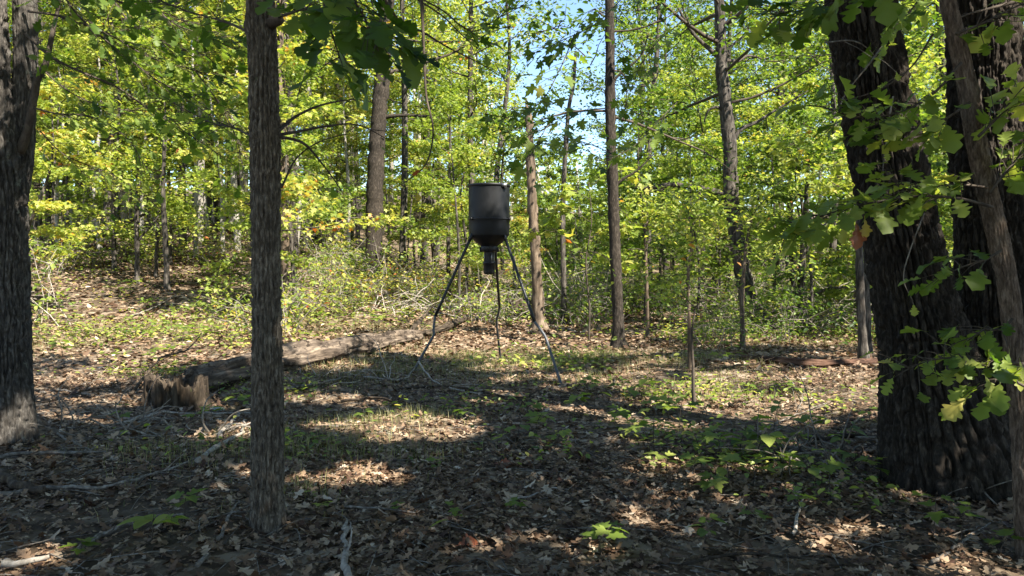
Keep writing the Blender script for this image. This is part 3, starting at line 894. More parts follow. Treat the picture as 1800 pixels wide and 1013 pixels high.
# ------------------------------------------------------------------ trees overhead, outside the picture, that shade the clearing
def canopy_tree(x, y, h, rad, seed, per=24, name='canopy_oak'):
    rng = np.random.default_rng(seed)
    o = np.array([x, y, float(gh(x, y))])
    T = np.array([[0, 0, 0, 0.26], [0.1, 0.05, 2, 0.22], [0.05, 0.2, 5, 0.19], [0.2, 0.1, h * 0.7, 0.12], [0.2, 0.2, h, 0.04]])
    root = new_tree(name, o, CAN_LABEL[len(CANOPY)], 'shade trees around the clearing')
    CANOPY.append(root)
    Q = smooth_path(T, 0.4)
    V, F = tube(Q[:, :3], Q[:, 3], 14, wob=0.1, seed=seed)
    MB().add(V, F).build('trunk', M['oak_bark'], root)
    P = T[:, :3] + o
    tubes, A = skeleton(rng, P, lambda z: 0.16, o[2] + h * 0.42, o[2] + h * 0.95, rad, 16, 5, 0, 50, 0.08)
    tubes = [(local(p, o), r) for p, r in open_tubes(tubes) if keep_view(p).all()]
    tag(add_tubes(MB(), tubes, 5).build('limbs', M['twig'], root), kind='stuff')
    mb = crown_leaves(rng, A, per, 0.45, 0.5, 0.2, 'quad', (0.45, 0.12), lambda P: keep_shade(P) & keep_view(P))
    mb.V = [v - o for v in mb.V]
    tag(mb.build('crown', M['leaf'], root), kind='stuff')
CANOPY = []
CAN_LABEL = ['shade oak standing behind the viewer on the right', 'shade oak to the right of the viewer, out of sight past the twin oak', 'shade oak far behind the viewer on the right',
             'shade oak well behind the viewer', 'shade oak farthest behind the viewer on the right', 'shade oak beyond the right edge beside the middle ground',
             'shade oak farthest to the right of the clearing', 'overhead oak just behind the viewer with branches hanging into the top', 'shade oak behind the viewer on the left',
             'shade oak just outside the right edge of the picture', 'shade oak left of the viewer', 'tall shade oak straight behind the viewer', 'shade oak right beside the viewer']
for i, (x, y, h, r) in enumerate([(5.0, -1.8, 12, 4.6), (9.0, 0.5, 12, 4.8), (13.0, -3.0, 13, 4.8), (2.0, -5.0, 12, 4.5), (9.0, -6.0, 13, 4.5), (11.0, 5.0, 12, 4.5), (15.5, 2.0, 13, 4.8), (2.7, -1.0, 11, 4.2), (-3.0, -3.0, 11, 4.0), (6.8, 3.0, 12, 4.4), (-6.0, 0.0, 11, 3.8), (0.6, -2.2, 13, 5.0), (4.2, 0.6, 12, 4.6)]):
    canopy_tree(x, y, h, r, 100 + i)

# ------------------------------------------------------------------ woods behind
def proto_tree(kind, seed):
    rng = np.random.default_rng(seed)
    if kind == 'tall':
        h = rng.uniform(13, 18); r = rng.uniform(0.10, 0.17)
        T = np.array([[0, 0, -0.3, r * 1.35], [0, 0, 0.3, r * 1.05], [rng.normal(0, .15), rng.normal(0, .15), h * 0.3, r * 0.85], [rng.normal(0, .3), rng.normal(0, .3), h * 0.65, r * 0.5], [rng.normal(0, .4), rng.normal(0, .4), h, 0.02]])
        tubes, A = skeleton(rng, T[:, :3], lambda z: r * 0.6, h * rng.uniform(0.22, 0.36), h * 0.97, h * 0.24, 20, 4, 5, 50, 0.05, 0.05)
        leaf = crown_leaves(rng, A, 14, 0.29, 0.38, 0.14, 'simple', (0.56, 0.09))
    elif kind == 'under':
        h = rng.uniform(4.5, 8); r = rng.uniform(0.03, 0.055)
        T = np.array([[0, 0, -0.2, r * 1.3], [rng.normal(0, .05), rng.normal(0, .05), h * 0.3, r], [rng.normal(0, .25), rng.normal(0, .25), h * 0.65, r * 0.6], [rng.normal(0, .35), rng.normal(0, .35), h, 0.006]])
        tubes, A = skeleton(rng, T[:, :3], lambda z: r * 0.9, h * rng.uniform(0.15, 0.3), h * 0.97, h * 0.3, 15, 4, 0, 40, 0.0, 0.08)
        leaf = crown_leaves(rng, A, 11, 0.18, 0.24, 0.105, 'maple_lo', (0.55, 0.08))
    else:
        h = rng.uniform(0.9, 1.9)
        T = None
        tubes, A = [], []
        for i in range(15):
            a = rng.uniform(0, 6.28); b = np.array([rng.normal(0, 0.3), rng.normal(0, 0.3), -0.05])
            d = norm([math.cos(a) * 0.5, math.sin(a) * 0.5, 1]); pts = [b]
            for k in range(6):
                d = norm(d + rng.normal(0, 0.25, 3) + [0, 0, -0.06 * k]); pts.append(pts[-1] + d * h / 6)
            pts = np.array(pts); tubes.append((pts, np.linspace(0.009, 0.003, 7))); A.append(pts[1:])
            for s in range(2):
                q = pts[rng.integers(2, 6)]; e = norm(rng.normal(0, 1, 3) * [1, 1, 0.4]); w = np.array([q + e * t * h * 0.12 for t in range(4)])
                tubes.append((w, np.linspace(0.005, 0.002, 4))); A.append(w[1:])
        A = np.vstack(A)
        leaf = crown_leaves(rng, A, 2, 0.16, 0.5, 0.085, 'simple', (0.57, 0.12))
    tm = None
    if T is not None:
        Q = smooth_path(T, 0.4 if kind == 'tall' else 0.25)
        V, F = tube(Q[:, :3], Q[:, 3], 12 if kind == 'tall' else 8, wob=0.1, seed=seed)
        tm = [MB().add(V, F).mesh('trunk', M[m]) for m in ('far_bark', 'pale_bark')]
    bm_ = add_tubes(MB(), tubes, 4).mesh('limbs', M['dead_pale' if kind == 'shrub' and seed % 3 == 0 else 'stick' if kind == 'shrub' else 'twig'])
    return tm, bm_, leaf.mesh('crown', M['leaf']), h

PROTO = {'tall': [proto_tree('tall', 200 + i) for i in range(7)], 'under': [proto_tree('under', 300 + i) for i in range(8)], 'shrub': [proto_tree('shrub', 400 + i) for i in range(6)]}
PLACED = []          # (px, kind, root, d)

def put(kind, x, y, name, scale=1.0, tint=0.0, pale=False, i=None, group=None, rng=random):
    p = PROTO[kind][rng.randrange(len(PROTO[kind])) if i is None else i]
    root = link(name, None, None, (x, y, float(gh(x, y))))
    root.empty_display_size = 0.1
    root.rotation_euler[2] = rng.uniform(0, 6.28)
    root.scale = (scale,) * 3
    if p[0]:
        link('trunk', p[0][1 if pale else 0], root)
    tag(link('stems' if kind == 'shrub' else 'limbs', p[1], root), kind='stuff')
    c = link('foliage' if kind == 'shrub' else 'crown', p[2], root)
    tag(c, kind='stuff')
    c.color = (1.0 + tint, 1, 1, 1)
    tag(root, None, 'shrub' if kind == 'shrub' else 'tree', group)
    px, py, dep = proj(np.array([[x, y, 1.0]]))
    PLACED.append((float(px[0]), kind, root, y))
    return root

def pxy(px, y):
    return (px - 900) / FPX * y

rr = random.Random(5)
def tint_for(px):
    if 620 < px < 960: return rr.choice([0.06, 0.12, -0.06, 0.16])
    if px <= 620: return rr.choice([-0.14, -0.03, 0.05, 0.09])
    return rr.choice([-0.2, -0.13, -0.06, 0.04])  # greener woods on the right, their shade also painted in by a darker tint

taken = []
def free(x, y, r):
    if any((x - a) ** 2 + (y - b) ** 2 < r * r for a, b in taken):
        return False
    taken.append((x, y)); return True

# tall trees, left and centre dense, low and open where the sky shows
n = 0
while n < 84:
    y = rr.uniform(25, 54); px = rr.uniform(-120, 1920)
    if 915 < px < 1110 and y < 80: continue
    if 1150 <= px < 1460 and rr.random() < 0.25: continue
    x = pxy(px, y)
    if not free(x, y, 2.2): continue
    pale = px < 500 and y > 28 and rr.random() < 0.6
    put('tall', x, y, 'background_tree', rr.uniform(0.85, 1.15), tint_for(px), pale, rng=rr, group='tall trees in the woods behind')
    n += 1
n = 0
while n < 96:
    y = rr.uniform(14.5, 38); px = rr.uniform(-80, 1880)
    x = pxy(px, y)
    if 600 < px < 1240 and y < 19: continue
    if 60 < px < 440 and y < 21: continue
    if 560 < px < 780 and y < 27: continue
    if 1190 < px < 1400 and y < 20: continue
    if not free(x, y, 1.3): continue
    s = rr.uniform(0.8, 1.2)
    if 920 < px < 1130: s = min(s, 0.42 * y / 20 + 0.2)
    put('under', x, y, 'understory_tree', s, tint_for(px), rng=rr, group='leafy understory trees')
    n += 1
n = 0
while n < 130:
    y = rr.uniform(14, 30); px = rr.uniform(-40, 1840)
    x = pxy(px, y)
    if 560 < px < 1250 and y < 18.5: continue
    if 40 < px < 450 and (y < 22 or rr.random() < 0.5): continue
    if not free(x, y, 0.8): continue
    put('shrub', x, y, 'shrub', rr.uniform(0.8, 1.5), tint_for(px), rng=rr, group='low shrubs along the edge of the woods')
    n += 1

# pale slim trunks told apart on the left slope
for px, y in ((70, 27), (88, 30), (150, 33), (183, 36), (196, 31), (213, 38), (222, 29), (316, 30), (322, 39), (352, 28), (378, 36), (408, 34), (418, 27), (430, 41), (540, 30), (552, 33), (128, 40), (262, 42), (590, 36)):
    put('tall', pxy(px, y), y, 'background_tree', rr.uniform(0.75, 1.0), 0.1, rr.random() < 0.7, rng=rr, group='tall trees in the woods behind')

for px, y in ((58, 31), (101, 26), (118, 34), (140, 28), (166, 30), (176, 25), (206, 34), (232, 32), (250, 27), (272, 35), (300, 33), (338, 32), (345, 25), (366, 30), (392, 26), (400, 38), (425, 31), (520, 27), (570, 31), (612, 29)):
    put('tall', pxy(px, y), y, 'background_tree', rr.uniform(0.45, 0.62), 0.06, rr.random() < 0.75, rng=rr, group='tall trees in the woods behind')

# far wood, one mass
def far_wood():
    rng = np.random.default_rng(9)
    mb = MB()
    n = 46000
    y = rng.uniform(54, 85, n); px = rng.uniform(-200, 2000, n)
    x = (px - 900) / FPX * y
    top = 20 + 3 * vnoise(x * 0.12, y * 0.1, 2.0)
    top = np.where((px > 905) & (px < 1120), 8.5 + 2.5 * vnoise(x * 0.2, y * 0.1, 5.0), top)
    top = np.where((px >= 1120) & (px < 1450), 17 + 4 * vnoise(x * 0.2, y * 0.1, 5.0), top)
    z = rng.uniform(0.0, 1, n) ** 1.35 * top
    P = np.stack([x, y, gh(x, y) + z], -1)
    D, Nn = leaf_frames(n)
    scatter(mb, 'quad', P, D, Nn, rng.uniform(0.35, 0.75, n), np.clip(rng.normal(0.62, 0.06, n) + 0.14 * vnoise(x * 0.15, y * 0.15, z * 0.2), 0, 1))
    o = mb.build('far_wood', M['leaf'])
    tag(o, 'bright yellow-green mass of far woods filling the background', 'woods', kind='stuff')
    mb = MB()
    for i in range(120):
        yy = rng.uniform(52, 80); p_ = rng.uniform(-100, 1900); xx = (p_ - 900) / FPX * yy; g = float(gh(xx, yy))
        h = 8 if 900 < p_ < 1160 else 16
        V, F = tube(np.array([[xx, yy, g - .3], [xx + rng.normal(0, .3), yy, g + h / 2], [xx + rng.normal(0, .6), yy, g + h]]), [0.2, 0.15, 0.03], 6)
        mb.add(V, F)
    o2 = mb.build('far_trunks', M['pale_bark'], o)
far_wood()

# ------------------------------------------------------------------ the feeder
fc = at(860, 640, 10.95)
fg = float(gh(fc[0], fc[1]))
FX, FY = fc[0], fc[1]
feeder = empty('deer_feeder', (FX, FY, fg), 'black barrel game feeder on three bent tripod legs in the clearing', 'feeder')
K = FY / FPX
def fz(py): return at(860, py, FY)[2] - fg
zt, zb = fz(327), fz(414)
R0 = 36 * K
prof = [(R0 * 0.97, zb - 0.004), (R0 * 0.985, zb + 0.012), (R0 * 0.985, zb + 0.10), (R0 * 0.99, zb + 0.14), (R0 * 0.99, fz(388) - 0.015), (R0 * 1.004, fz(388)), (R0 * 1.004, fz(384)), (R0, fz(384) + 0.015), (R0 * 1.0, zt - 0.1), (R0 * 0.995, zt - 0.03), (R0 * 0.995, zt)]
V, F = lathe(prof, 64); MB().add(V, F).build('drum', M['drum'], feeder)
V, F = lathe([(R0 * 1.004, zt - 0.022), (R0 * 1.03, zt - 0.02), (R0 * 1.035, zt + 0.0), (R0 * 1.02, zt + 0.014), (R0 * 0.97, zt + 0.018), (R0 * 0.93, zt + 0.006), (R0 * 0.5, zt + 0.012), (0.002, zt + 0.014)], 64)
lid = MB().add(V, F).build('lid', M['drum'], feeder)
mb = MB(); V, F = box((R0 * 0.74, -R0 * 0.74, zt - 0.01), (0.075, 0.05, 0.05)); mb.add(V, F)
V, F = box((R0 * 0.79, -R0 * 0.72, zt - 0.035), (0.03, 0.04, 0.05)); mb.add(V, F)
mb.build('latch', M['steel'], lid, False)
th = np.linspace(0, 2 * np.pi, 65)
V, F = tube(np.stack([np.cos(th) * R0 * 1.025, np.sin(th) * R0 * 1.025, np.full(65, fz(386))], -1), np.full(65, 0.009), 8, False)
band = MB().add(V, F).build('band', M['legblack'], feeder)
for k in range(3):
    a = -2.5 + k * 2.1
    V, F = box((math.cos(a) * R0 * 1.06, math.sin(a) * R0 * 1.06, fz(386)), (0.035, 0.035, 0.04))
    MB().add(V, F).build('band_bolt', M['legblack'], band, False)
rn = 14.5 * K
V, F = lathe([(R0 * 0.972, zb + 0.004), (R0 * 0.9, zb - 0.03), (rn * 1.6, fz(427)), (rn * 1.05, fz(432)), (rn, fz(434))], 48)
MB().add(V, F).build('funnel', M['drum'], feeder)
mb = MB()
V, F = lathe([(0.002, fz(433)), (rn * 1.02, fz(433)), (rn * 1.05, fz(434)), (rn * 1.05, fz(441)), (rn * 0.9, fz(443)), (rn * 0.5, fz(443.5)), (0.002, fz(443.5))], 32); mb.add(V, F)
col_ = mb.build('collar', M['black'], feeder)
for sx in (-1, 1):
    V, F = box((sx * rn * 1.02, -0.02, fz(439)), (0.035, 0.05, 0.07)); MB().add(V, F).build('collar_tab', M['black'], col_, False)
V, F = lathe([(9 * K, fz(443)), (8.5 * K, fz(447)), (8.5 * K, fz(461))], 24); MB().add(V, F).build('neck', M['black'], feeder)
for k in range(4):
    a = 0.5 + k * math.pi / 2
    V, F = tube(np.array([[math.cos(a) * 9.6 * K, math.sin(a) * 9.6 * K, fz(444)], [math.cos(a) * 9.6 * K, math.sin(a) * 9.6 * K, fz(462)]]), [0.006, 0.006], 6)
    MB().add(V, F).build('neck_rod', M['steel'], feeder)
V, F = lathe([(0.002, fz(460)), (10 * K, fz(460)), (11 * K, fz(461)), (11 * K, fz(463.5)), (10.4 * K, fz(464)), (10.2 * K, fz(478)), (9.6 * K, fz(481)), (8 * K, fz(482.5)), (0.002, fz(482.5))], 32)
MB().add(V, F).build('motor_housing', M['black'], feeder)

def leg(path_px, depth0, depth1, r=0.021):
    """upper black tube and lower grey tube with the bent joint between"""
    P = []
    n = len(path_px)
    for i, (px, py) in enumerate(path_px):
        t = (path_px[i][1] - path_px[0][1]) / (path_px[-1][1] - path_px[0][1])
        P.append(at(px, py, depth0 + (depth1 - depth0) * t) - np.array([FX, FY, fg]))
    P = np.array(P)
    P[-1, 2] = float(gh(P[-1, 0] + FX, P[-1, 1] + FY)) - fg - 0.02
    up = smooth_path(np.array(P[:2]), 0.2)
    V, F = tube(up, np.full(len(up), r), 14)
    o = MB().add(V, F).build('leg', M['legblack'], feeder)
    d = norm(P[1] - P[0])
    lo = np.vstack([P[1] - d * 0.04, P[1:]])
    lo = smooth_path(lo, 0.035)
    V, F = tube(lo, np.full(len(lo), r * 0.86), 14)
    MB().add(V, F).build('leg_extension', M['leggrey'], o)
    V, F = tube(np.array([P[0] - d * 0.02, P[0] + d * 0.10]), [r * 1.25, r * 1.25], 14)
    MB().add(V, F).build('leg_socket', M['legblack'], o)
dl, dr, db = gpt(727, 655)[1], gpt(988, 678)[1], gpt(880, 630)[1]
leg([(830, 413), (765, 556), (762, 580), (762, 590), (745, 620), (725, 658)], FY - 0.14, dl)
leg([(886, 413), (940, 566), (949, 578), (959, 593), (968, 620), (988, 679)], FY - 0.14, dr)
leg([(869, 420), (878, 540), (876, 552), (873, 562), (874, 580), (880, 632)], FY + 0.24, db)

# ------------------------------------------------------------------ log, stump and dead wood
def rough_log(rows, name, mat, label, cat, nu=40, step=0.035, amp=0.14, seed=0, parent=None, fissure=0.02, taper_end=True):
    Q = smooth_path(rows, step)
    P, R = Q[:, :3], Q[:, 3]
    o = P[0].copy()
    s = np.concatenate([[0], np.cumsum(np.linalg.norm(np.diff(P, axis=0), axis=1))])
    th = np.linspace(0, 2 * np.pi, nu, endpoint=False)
    T = norm(np.gradient(P, axis=0)); A = norm(np.cross(T, [0, 0, 1.0])); B = np.cross(T, A)
    C, S_ = np.cos(th)[None], np.sin(th)[None]; z = s[:, None]
    rr_ = R[:, None] * (1 + amp * fbm(C * 1.3 + seed, S_ * 1.3, z * 1.6, 3) - amp * 0.9 * ss((vnoise(C * 2 + 5, S_ * 2 + seed, z * 0.9) - 0.1) * 4))
    rr_ = rr_ - fissure * (1 - ss(np.abs(vnoise(C * 5 + seed, S_ * 5, z * 0.9)) / 0.18)) - fissure * 0.5 * (1 - ss(np.abs(vnoise(C * 11 + seed, S_ * 11, z * 1.5)) / 0.25))
    ends = np.minimum(1, 0.55 + 0.45 * ss(np.minimum(s, s[-1] - s) / 0.05))[:, None]
    rr_ = rr_ * ends
    V = P[:, None] + rr_[..., None] * (np.cos(th)[None, :, None] * A[:, None] + np.sin(th)[None, :, None] * B[:, None])
    # broken ends: push vertices of the last rings along the log
    jag = 0.10 * vnoise(np.cos(th) * 3 + seed, np.sin(th) * 3, 1.0)
    V[:2] += (T[0] * 1.0)[None, None] * jag[None, :, None]
    V[-2:] += T[-1][None, None] * jag[None, :, None] * 1.4
    n = len(P)
    V = V.reshape(-1, 3)
    i = np.arange(n - 1)[:, None] * nu; j = np.arange(nu)[None, :]; k = (j + 1) % nu
    F = [np.stack([i + j, i + k, i + nu + k, i + nu + j], -1).reshape(-1, 4)]
    V = np.vstack([V, P[0] + T[0] * 0.08, P[-1] - T[-1] * 0.08])
    jj = np.arange(nu); kk = (jj + 1) % nu
    F.append(np.vstack([np.stack([np.full(nu, n * nu), kk, jj], -1), np.stack([np.full(nu, n * nu + 1), (n - 1) * nu + jj, (n - 1) * nu + kk], -1)]))
    if parent is None:
        q = Vector(P[-1] - P[0]).to_track_quat('Z', 'Y'); Rm = np.array(q.to_matrix())
        b = MB().add((V - o) @ Rm, F).build(name, mat, None, True)
        b.location = o
        b.rotation_mode = 'QUATERNION'; b.rotation_quaternion = q
        tag(b, label, cat)
        return b, o
    po = np.array(parent.location); Rm = np.array(parent.rotation_quaternion.to_matrix())
    return MB().add((V - po) @ Rm, F).build(name, mat, parent, True), o

def log_rows(pts):
    out = []
    for px, py, r in pts:         # pixel of the log's lower edge, radius m
        p = gpt(px, py)
        out.append([p[0], p[1], p[2] + r * 0.78, r])
    return np.array(out)
lg, lo_ = rough_log(log_rows([(330, 694, 0.185), (400, 675, 0.19), (480, 657, 0.20), (560, 641, 0.205), (640, 622, 0.185), (700, 607, 0.15), (740, 597, 0.10)]), 'fallen_log', M['log'],
                    'long weathered fallen log lying from the stump back toward the feeder', 'log', 60, 0.025, 0.26, 3, fissure=0.03)
rough_log(log_rows([(745, 596, 0.06), (780, 585, 0.07), (800, 576, 0.08), (822, 566, 0.04)]) + np.array([0, 0, 0.05, 0]), 'forked_end', M['rot'], None, None, 24, 0.04, 0.3, 8, lg)
rough_log(np.array([[*(gpt(725, 600) + [0, 0, .22]), 0.05], [*(gpt(740, 590) + [0, .1, .33]), 0.04], [*(gpt(760, 583) + [0, .1, .55]), 0.02]]), 'branch_stub', M['rot'], None, None, 10, 0.04, 0.2, 9, lg)

def build_stump():
    c = gpt(285, 722); c[1] += 0.35; c[2] = float(gh(c[0], c[1]))
    d = c[1]
    nu, nv = 150, 44
    th = np.linspace(0, 2 * np.pi, nu, endpoint=False)
    R = 52 * d / FPX
    H = 64 * d / FPX
    t = np.linspace(0, 1, nv)
    top = H * (0.86 + 0.22 * vnoise(np.cos(th) * 1.6 + 4, np.sin(th) * 1.6, 2.0) + 0.16 * vnoise(np.cos(th) * 9, np.sin(th) * 9, 4.0) + 0.10 * vnoise(np.cos(th) * 22, np.sin(th) * 22, 7.0))
    z = t[:, None] * top[None] - 0.06
    r = R * (1 + 0.32 * np.exp(-t / 0.22)[:, None] * (1 + 0.6 * np.cos(5 * th + 1)[None]) + 0.06 * fbm(np.cos(th)[None] * 2, np.sin(th)[None] * 2, t[:, None] * 0.8, 2))
    r = r - 0.05 * (1 - ss(np.abs(vnoise(np.cos(th)[None] * 5 + 2, np.sin(th)[None] * 5, t[:, None] * 0.8)) / 0.25)) - 0.02 * (1 - ss(np.abs(vnoise(np.cos(th)[None] * 14 + 2, np.sin(th)[None] * 14, t[:, None] * 1.4)) / 0.3))
    V = np.stack([r * np.cos(th), r * np.sin(th), z], -1)
    inn = []
    for f, dz in ((0.86, -0.01), (0.74, -0.09), (0.5, -0.2), (0.2, -0.22)):
        inn.append(np.stack([r[-1] * f * np.cos(th), r[-1] * f * np.sin(th), np.minimum(z[-1] + dz, z[-1].min() * 1.1 + 0.02 + dz * 0.3 if f < 0.8 else 9) + 0.02 * vnoise(np.cos(th) * 6 * f, np.sin(th) * 6 * f, 3.0)], -1))
    V = np.concatenate([V, np.array(inn)], 0)
    n = len(V)
    V = V.reshape(-1, 3)
    i = np.arange(n - 1)[:, None] * nu; j = np.arange(nu)[None, :]; k = (j + 1) % nu
    F = [np.stack([i + j, i + k, i + nu + k, i + nu + j], -1).reshape(-1, 4)]
    V = np.vstack([V, V[-nu:].mean(0)])
    jj = np.arange(nu); kk = (jj + 1) % nu
    F.append(np.stack([np.full(nu, n * nu), (n - 1) * nu + jj, (n - 1) * nu + kk], -1))
    st = MB().add(V, F).build('tree_stump', M['rot'], None)
    st.location = c
    tag(st, 'rotten jagged brown tree stump at the near end of the fallen log', 'stump')
build_stump()

def stick(rows, r0, label, mat='stick', name='stick', cat='stick', group=None, r1=None, side=(), lift=0.6, free_=False, seed=0):
    """rows: ground pixels (px,py[,height])"""
    rng = np.random.default_rng(seed + 50 + int(rows[0][0]))
    P = []
    for r in rows:
        p = gpt(r[0], r[1])
        p[2] += r0 * lift + 0.028 + (r[2] if len(r) > 2 else 0)
        P.append(p)
    P = np.array(P)
    L_ = np.linalg.norm(P[-1] - P[0])
    P = smooth_path(P, max(0.03, L_ / 40))
    P += np.stack([vnoise(np.arange(len(P)) * 0.35, seed, k + 0.5) * r0 * 0.9 for k in range(3)], -1)
    R = np.linspace(r0, r1 or r0 * 0.45, len(P))
    o = P[0].copy()
    V, F = tube(P - o, R, 8, wob=0.25, seed=seed)
    b = MB().add(V, F).build(name, M[mat])
    b.location = o
    tag(b, label, cat, group)
    for k in range(len(side) if hasattr(side, '__len__') else side):
        t = rng.uniform(0.25, 0.9); q = P[int(t * (len(P) - 1))] - o
        dd = norm(P[-1] - P[0]); sd = norm(np.cross(dd, [0, 0, 1])) * rng.choice([-1, 1])
        e = norm(dd * 0.7 + sd * rng.uniform(0.4, 1) + [0, 0, rng.uniform(0.0, 0.5)])
        sl = L_ * rng.uniform(0.12, 0.3)
        S_ = [q]
        for _ in range(5):
            e = norm(e + rng.normal(0, 0.18, 3) + [0, 0, -0.04]); S_.append(S_[-1] + e * sl / 5)
        V, F = tube(np.array(S_), np.linspace(r0 * 0.4, 0.002, 6), 6)
        MB().add(V, F).build('side_twig', M[mat], b)
    return b

STK = 'dead sticks on the forest floor'
stick([(0, 812), (60, 806), (130, 803), (190, 800)], 0.018, 'long grey stick lying left to right at the foot of the left oak', side=3)
stick([(-5, 880), (90, 868), (170, 866), (240, 852), (310, 830), (345, 815)], 0.017, 'long curved grey branch lying across the left foreground', side=4, seed=2)
stick([(345, 822), (375, 800), (400, 783), (425, 768), (430, 745)], 0.022, 'thick pale sunlit bent branch just left of the slim trunk', 'dead_pale', side=2, seed=3)
stick([(385, 775), (400, 758), (415, 742)], 0.022, 'short pale sunlit stub of branch beside the bent branch', 'dead_pale', seed=4)
stick([(215, 752), (270, 735), (330, 732), (390, 733), (445, 730)], 0.017, 'straight pale branch lying just in front of the stump', 'dead_pale', side=3, seed=5)
stick([(215, 742), (260, 745), (310, 742)], 0.016, 'reddish stick lying under the stump front', 'stick', seed=6)
stick([(0, 850), (30, 862), (70, 880)], 0.045, 'thick dark root-like log piece at the far left edge', 'rot', name='log_piece', cat='log', seed=7)
stick([(130, 985), (165, 960), (215, 935), (270, 922), (330, 912)], 0.016, 'pale forked branch in the bottom left foreground', 'stick', side=2, seed=8)
stick([(0, 1005), (45, 1000), (90, 992)], 0.022, 'thick tan stick in the sunlit bottom left corner', 'dead_pale', seed=9)
stick([(385, 960), (405, 915), (420, 890)], 0.012, 'short dark stick leaning toward the foot of the slim trunk', 'stick', seed=10, side=1)
stick([(350, 1005), (362, 990), (368, 982)], 0.014, 'short pale stub in the foreground left of the slim trunk', 'stick', seed=11)
stick([(608, 1030), (610, 985), (606, 955), (612, 925)], 0.020, 'knobbly whitish stick pointing away in the centre foreground', 'dead_pale', seed=12, side=1)
stick([(900, 890), (935, 880), (965, 868), (1000, 868)], 0.008, 'thin pale twig in the centre foreground litter', 'dead_pale', seed=13)
stick([(600, 900), (680, 905), (730, 910)], 0.007, 'thin dark twig lying level in the centre foreground', 'stick', seed=14)
stick([(640, 668), (680, 672), (715, 668), (745, 640, 0.1)], 0.016, 'grey stick lying at the left leg of the feeder', 'stick', seed=15, side=2)
stick([(600, 660), (650, 655), (690, 660), (720, 667)], 0.010, 'pale forked twig left of the feeder leg', 'dead_pale', seed=16, side=5)
stick([(735, 655, 0.12), (760, 672), (800, 690), (850, 697)], 0.013, 'pale curved branch reaching from the left feeder leg toward the front', 'dead_pale', seed=17, side=4)
stick([(700, 690), (760, 684), (820, 690), (880, 702), (960, 705), (1040, 700)], 0.016, 'long dark branch lying in front of the feeder', 'rot', seed=18, side=5)
stick([(600, 712), (660, 706), (720, 716), (770, 710)], 0.018, 'dark half buried branch left of the sunlit patch', 'rot', seed=19, side=2)
stick([(500, 690), (545, 682), (590, 672), (625, 664)], 0.020, 'mossy stick lying in front of the fallen log', 'stick', seed=20)
stick([(1240, 655), (1290, 648), (1330, 645), (1380, 655)], 0.018, 'dark arched branch on the shaded ground right of centre', 'rot', seed=21, side=2)
stick([(1380, 665), (1410, 700), (1400, 730)], 0.010, 'thin dark twig on the right sunlit litter', 'stick', seed=22, side=3)
stick([(1340, 760), (1400, 735), (1450, 715)], 0.009, 'thin grey twig slanting across the right sunlit litter', 'stick', seed=23, side=3)
stick([(1490, 775), (1560, 790, 0.06), (1620, 810, 0.10), (1690, 850, 0.05), (1750, 905, 0.03)], 0.011, 'long thin grey branch lying against the foot of the twin oak', 'stick', seed=24, side=5)
stick([(1640, 1000), (1690, 965), (1740, 930)], 0.010, 'thin twig in the bottom right corner', 'stick', seed=25, side=2)
stick([(1200, 1005), (1300, 985), (1390, 990), (1480, 1005)], 0.009, 'long stick half under leaves at the bottom right', 'rot', seed=26, side=2)
stick([(1395, 950), (1405, 910), (1412, 880)], 0.011, 'pale short stick standing out of the right foreground litter', 'dead_pale', seed=27)
stick([(1420, 780), (1480, 778), (1545, 775)], 0.03, 'dark log piece lying beside the twin oak roots', 'rot', name='log_piece', cat='log', seed=28)
stick([(930, 575), (975, 578), (1020, 588)], 0.03, 'pale peeled branch lying right of the bare snag', 'dead_pale', seed=29, side=1)
stick([(460, 560), (500, 552), (540, 540)], 0.015, 'grey twig lying on the slope behind the fallen log', 'stick', seed=30, side=2)
stick([(230, 560), (270, 545), (310, 522)], 0.025, 'grey dead branch lying on the left slope below two saplings', 'stick', seed=31, side=2)
stick([(70, 695), (110, 692), (160, 700)], 0.016, 'grey stick right of the left oak foot', 'stick', seed=32)
stick([(100, 770), (130, 785), (160, 800), (140, 770)][:3], 0.012, 'short curved twig beside the left oak roots', 'stick', seed=33, side=2)
stick([(230, 700), (280, 672, 0.25), (330, 655, 0.30), (352, 648, 0.45)], 0.020, 'dark crooked branch lying over the top of the stump', 'rot', seed=34, side=4)
stick([(0, 700), (80, 712), (160, 690), (230, 680)], 0.012, 'thin dark stick left of the stump', 'rot', seed=35, side=3)

# random small twigs, too small to tell apart: one mass
def twig_litter():
    rng = np.random.default_rng(77)
    mb = MB()
    for y0, y1, n in ((2.8, 7, 800), (7, 12, 800), (12, 20, 500)):
        x, y = frustum_pts(n, y0, y1)
        for a, b in zip(x, y):
            L_ = rng.uniform(0.1, 0.6); an = rng.uniform(0, 6.28)
            t = np.linspace(0, 1, 5)
            bend = rng.normal(0, 0.12)
            px_ = a + L_ * (np.cos(an) * t - np.sin(an) * bend * t * t); py_ = b + L_ * (np.sin(an) * t + np.cos(an) * bend * t * t)
            P = np.stack([px_, py_, gh(px_, py_) + 0.012 + rng.uniform(0, 0.03) * np.sin(t * 3)], -1)
            V, F = tube(P, np.linspace(rng.uniform(0.002, 0.006), 0.0012, 5), 4, False)
            mb.add(V, F)
    tag(mb.build('twig_litter', M['stick']), 'scattered small grey twigs on the forest floor', 'twigs', kind='stuff')
twig_litter()

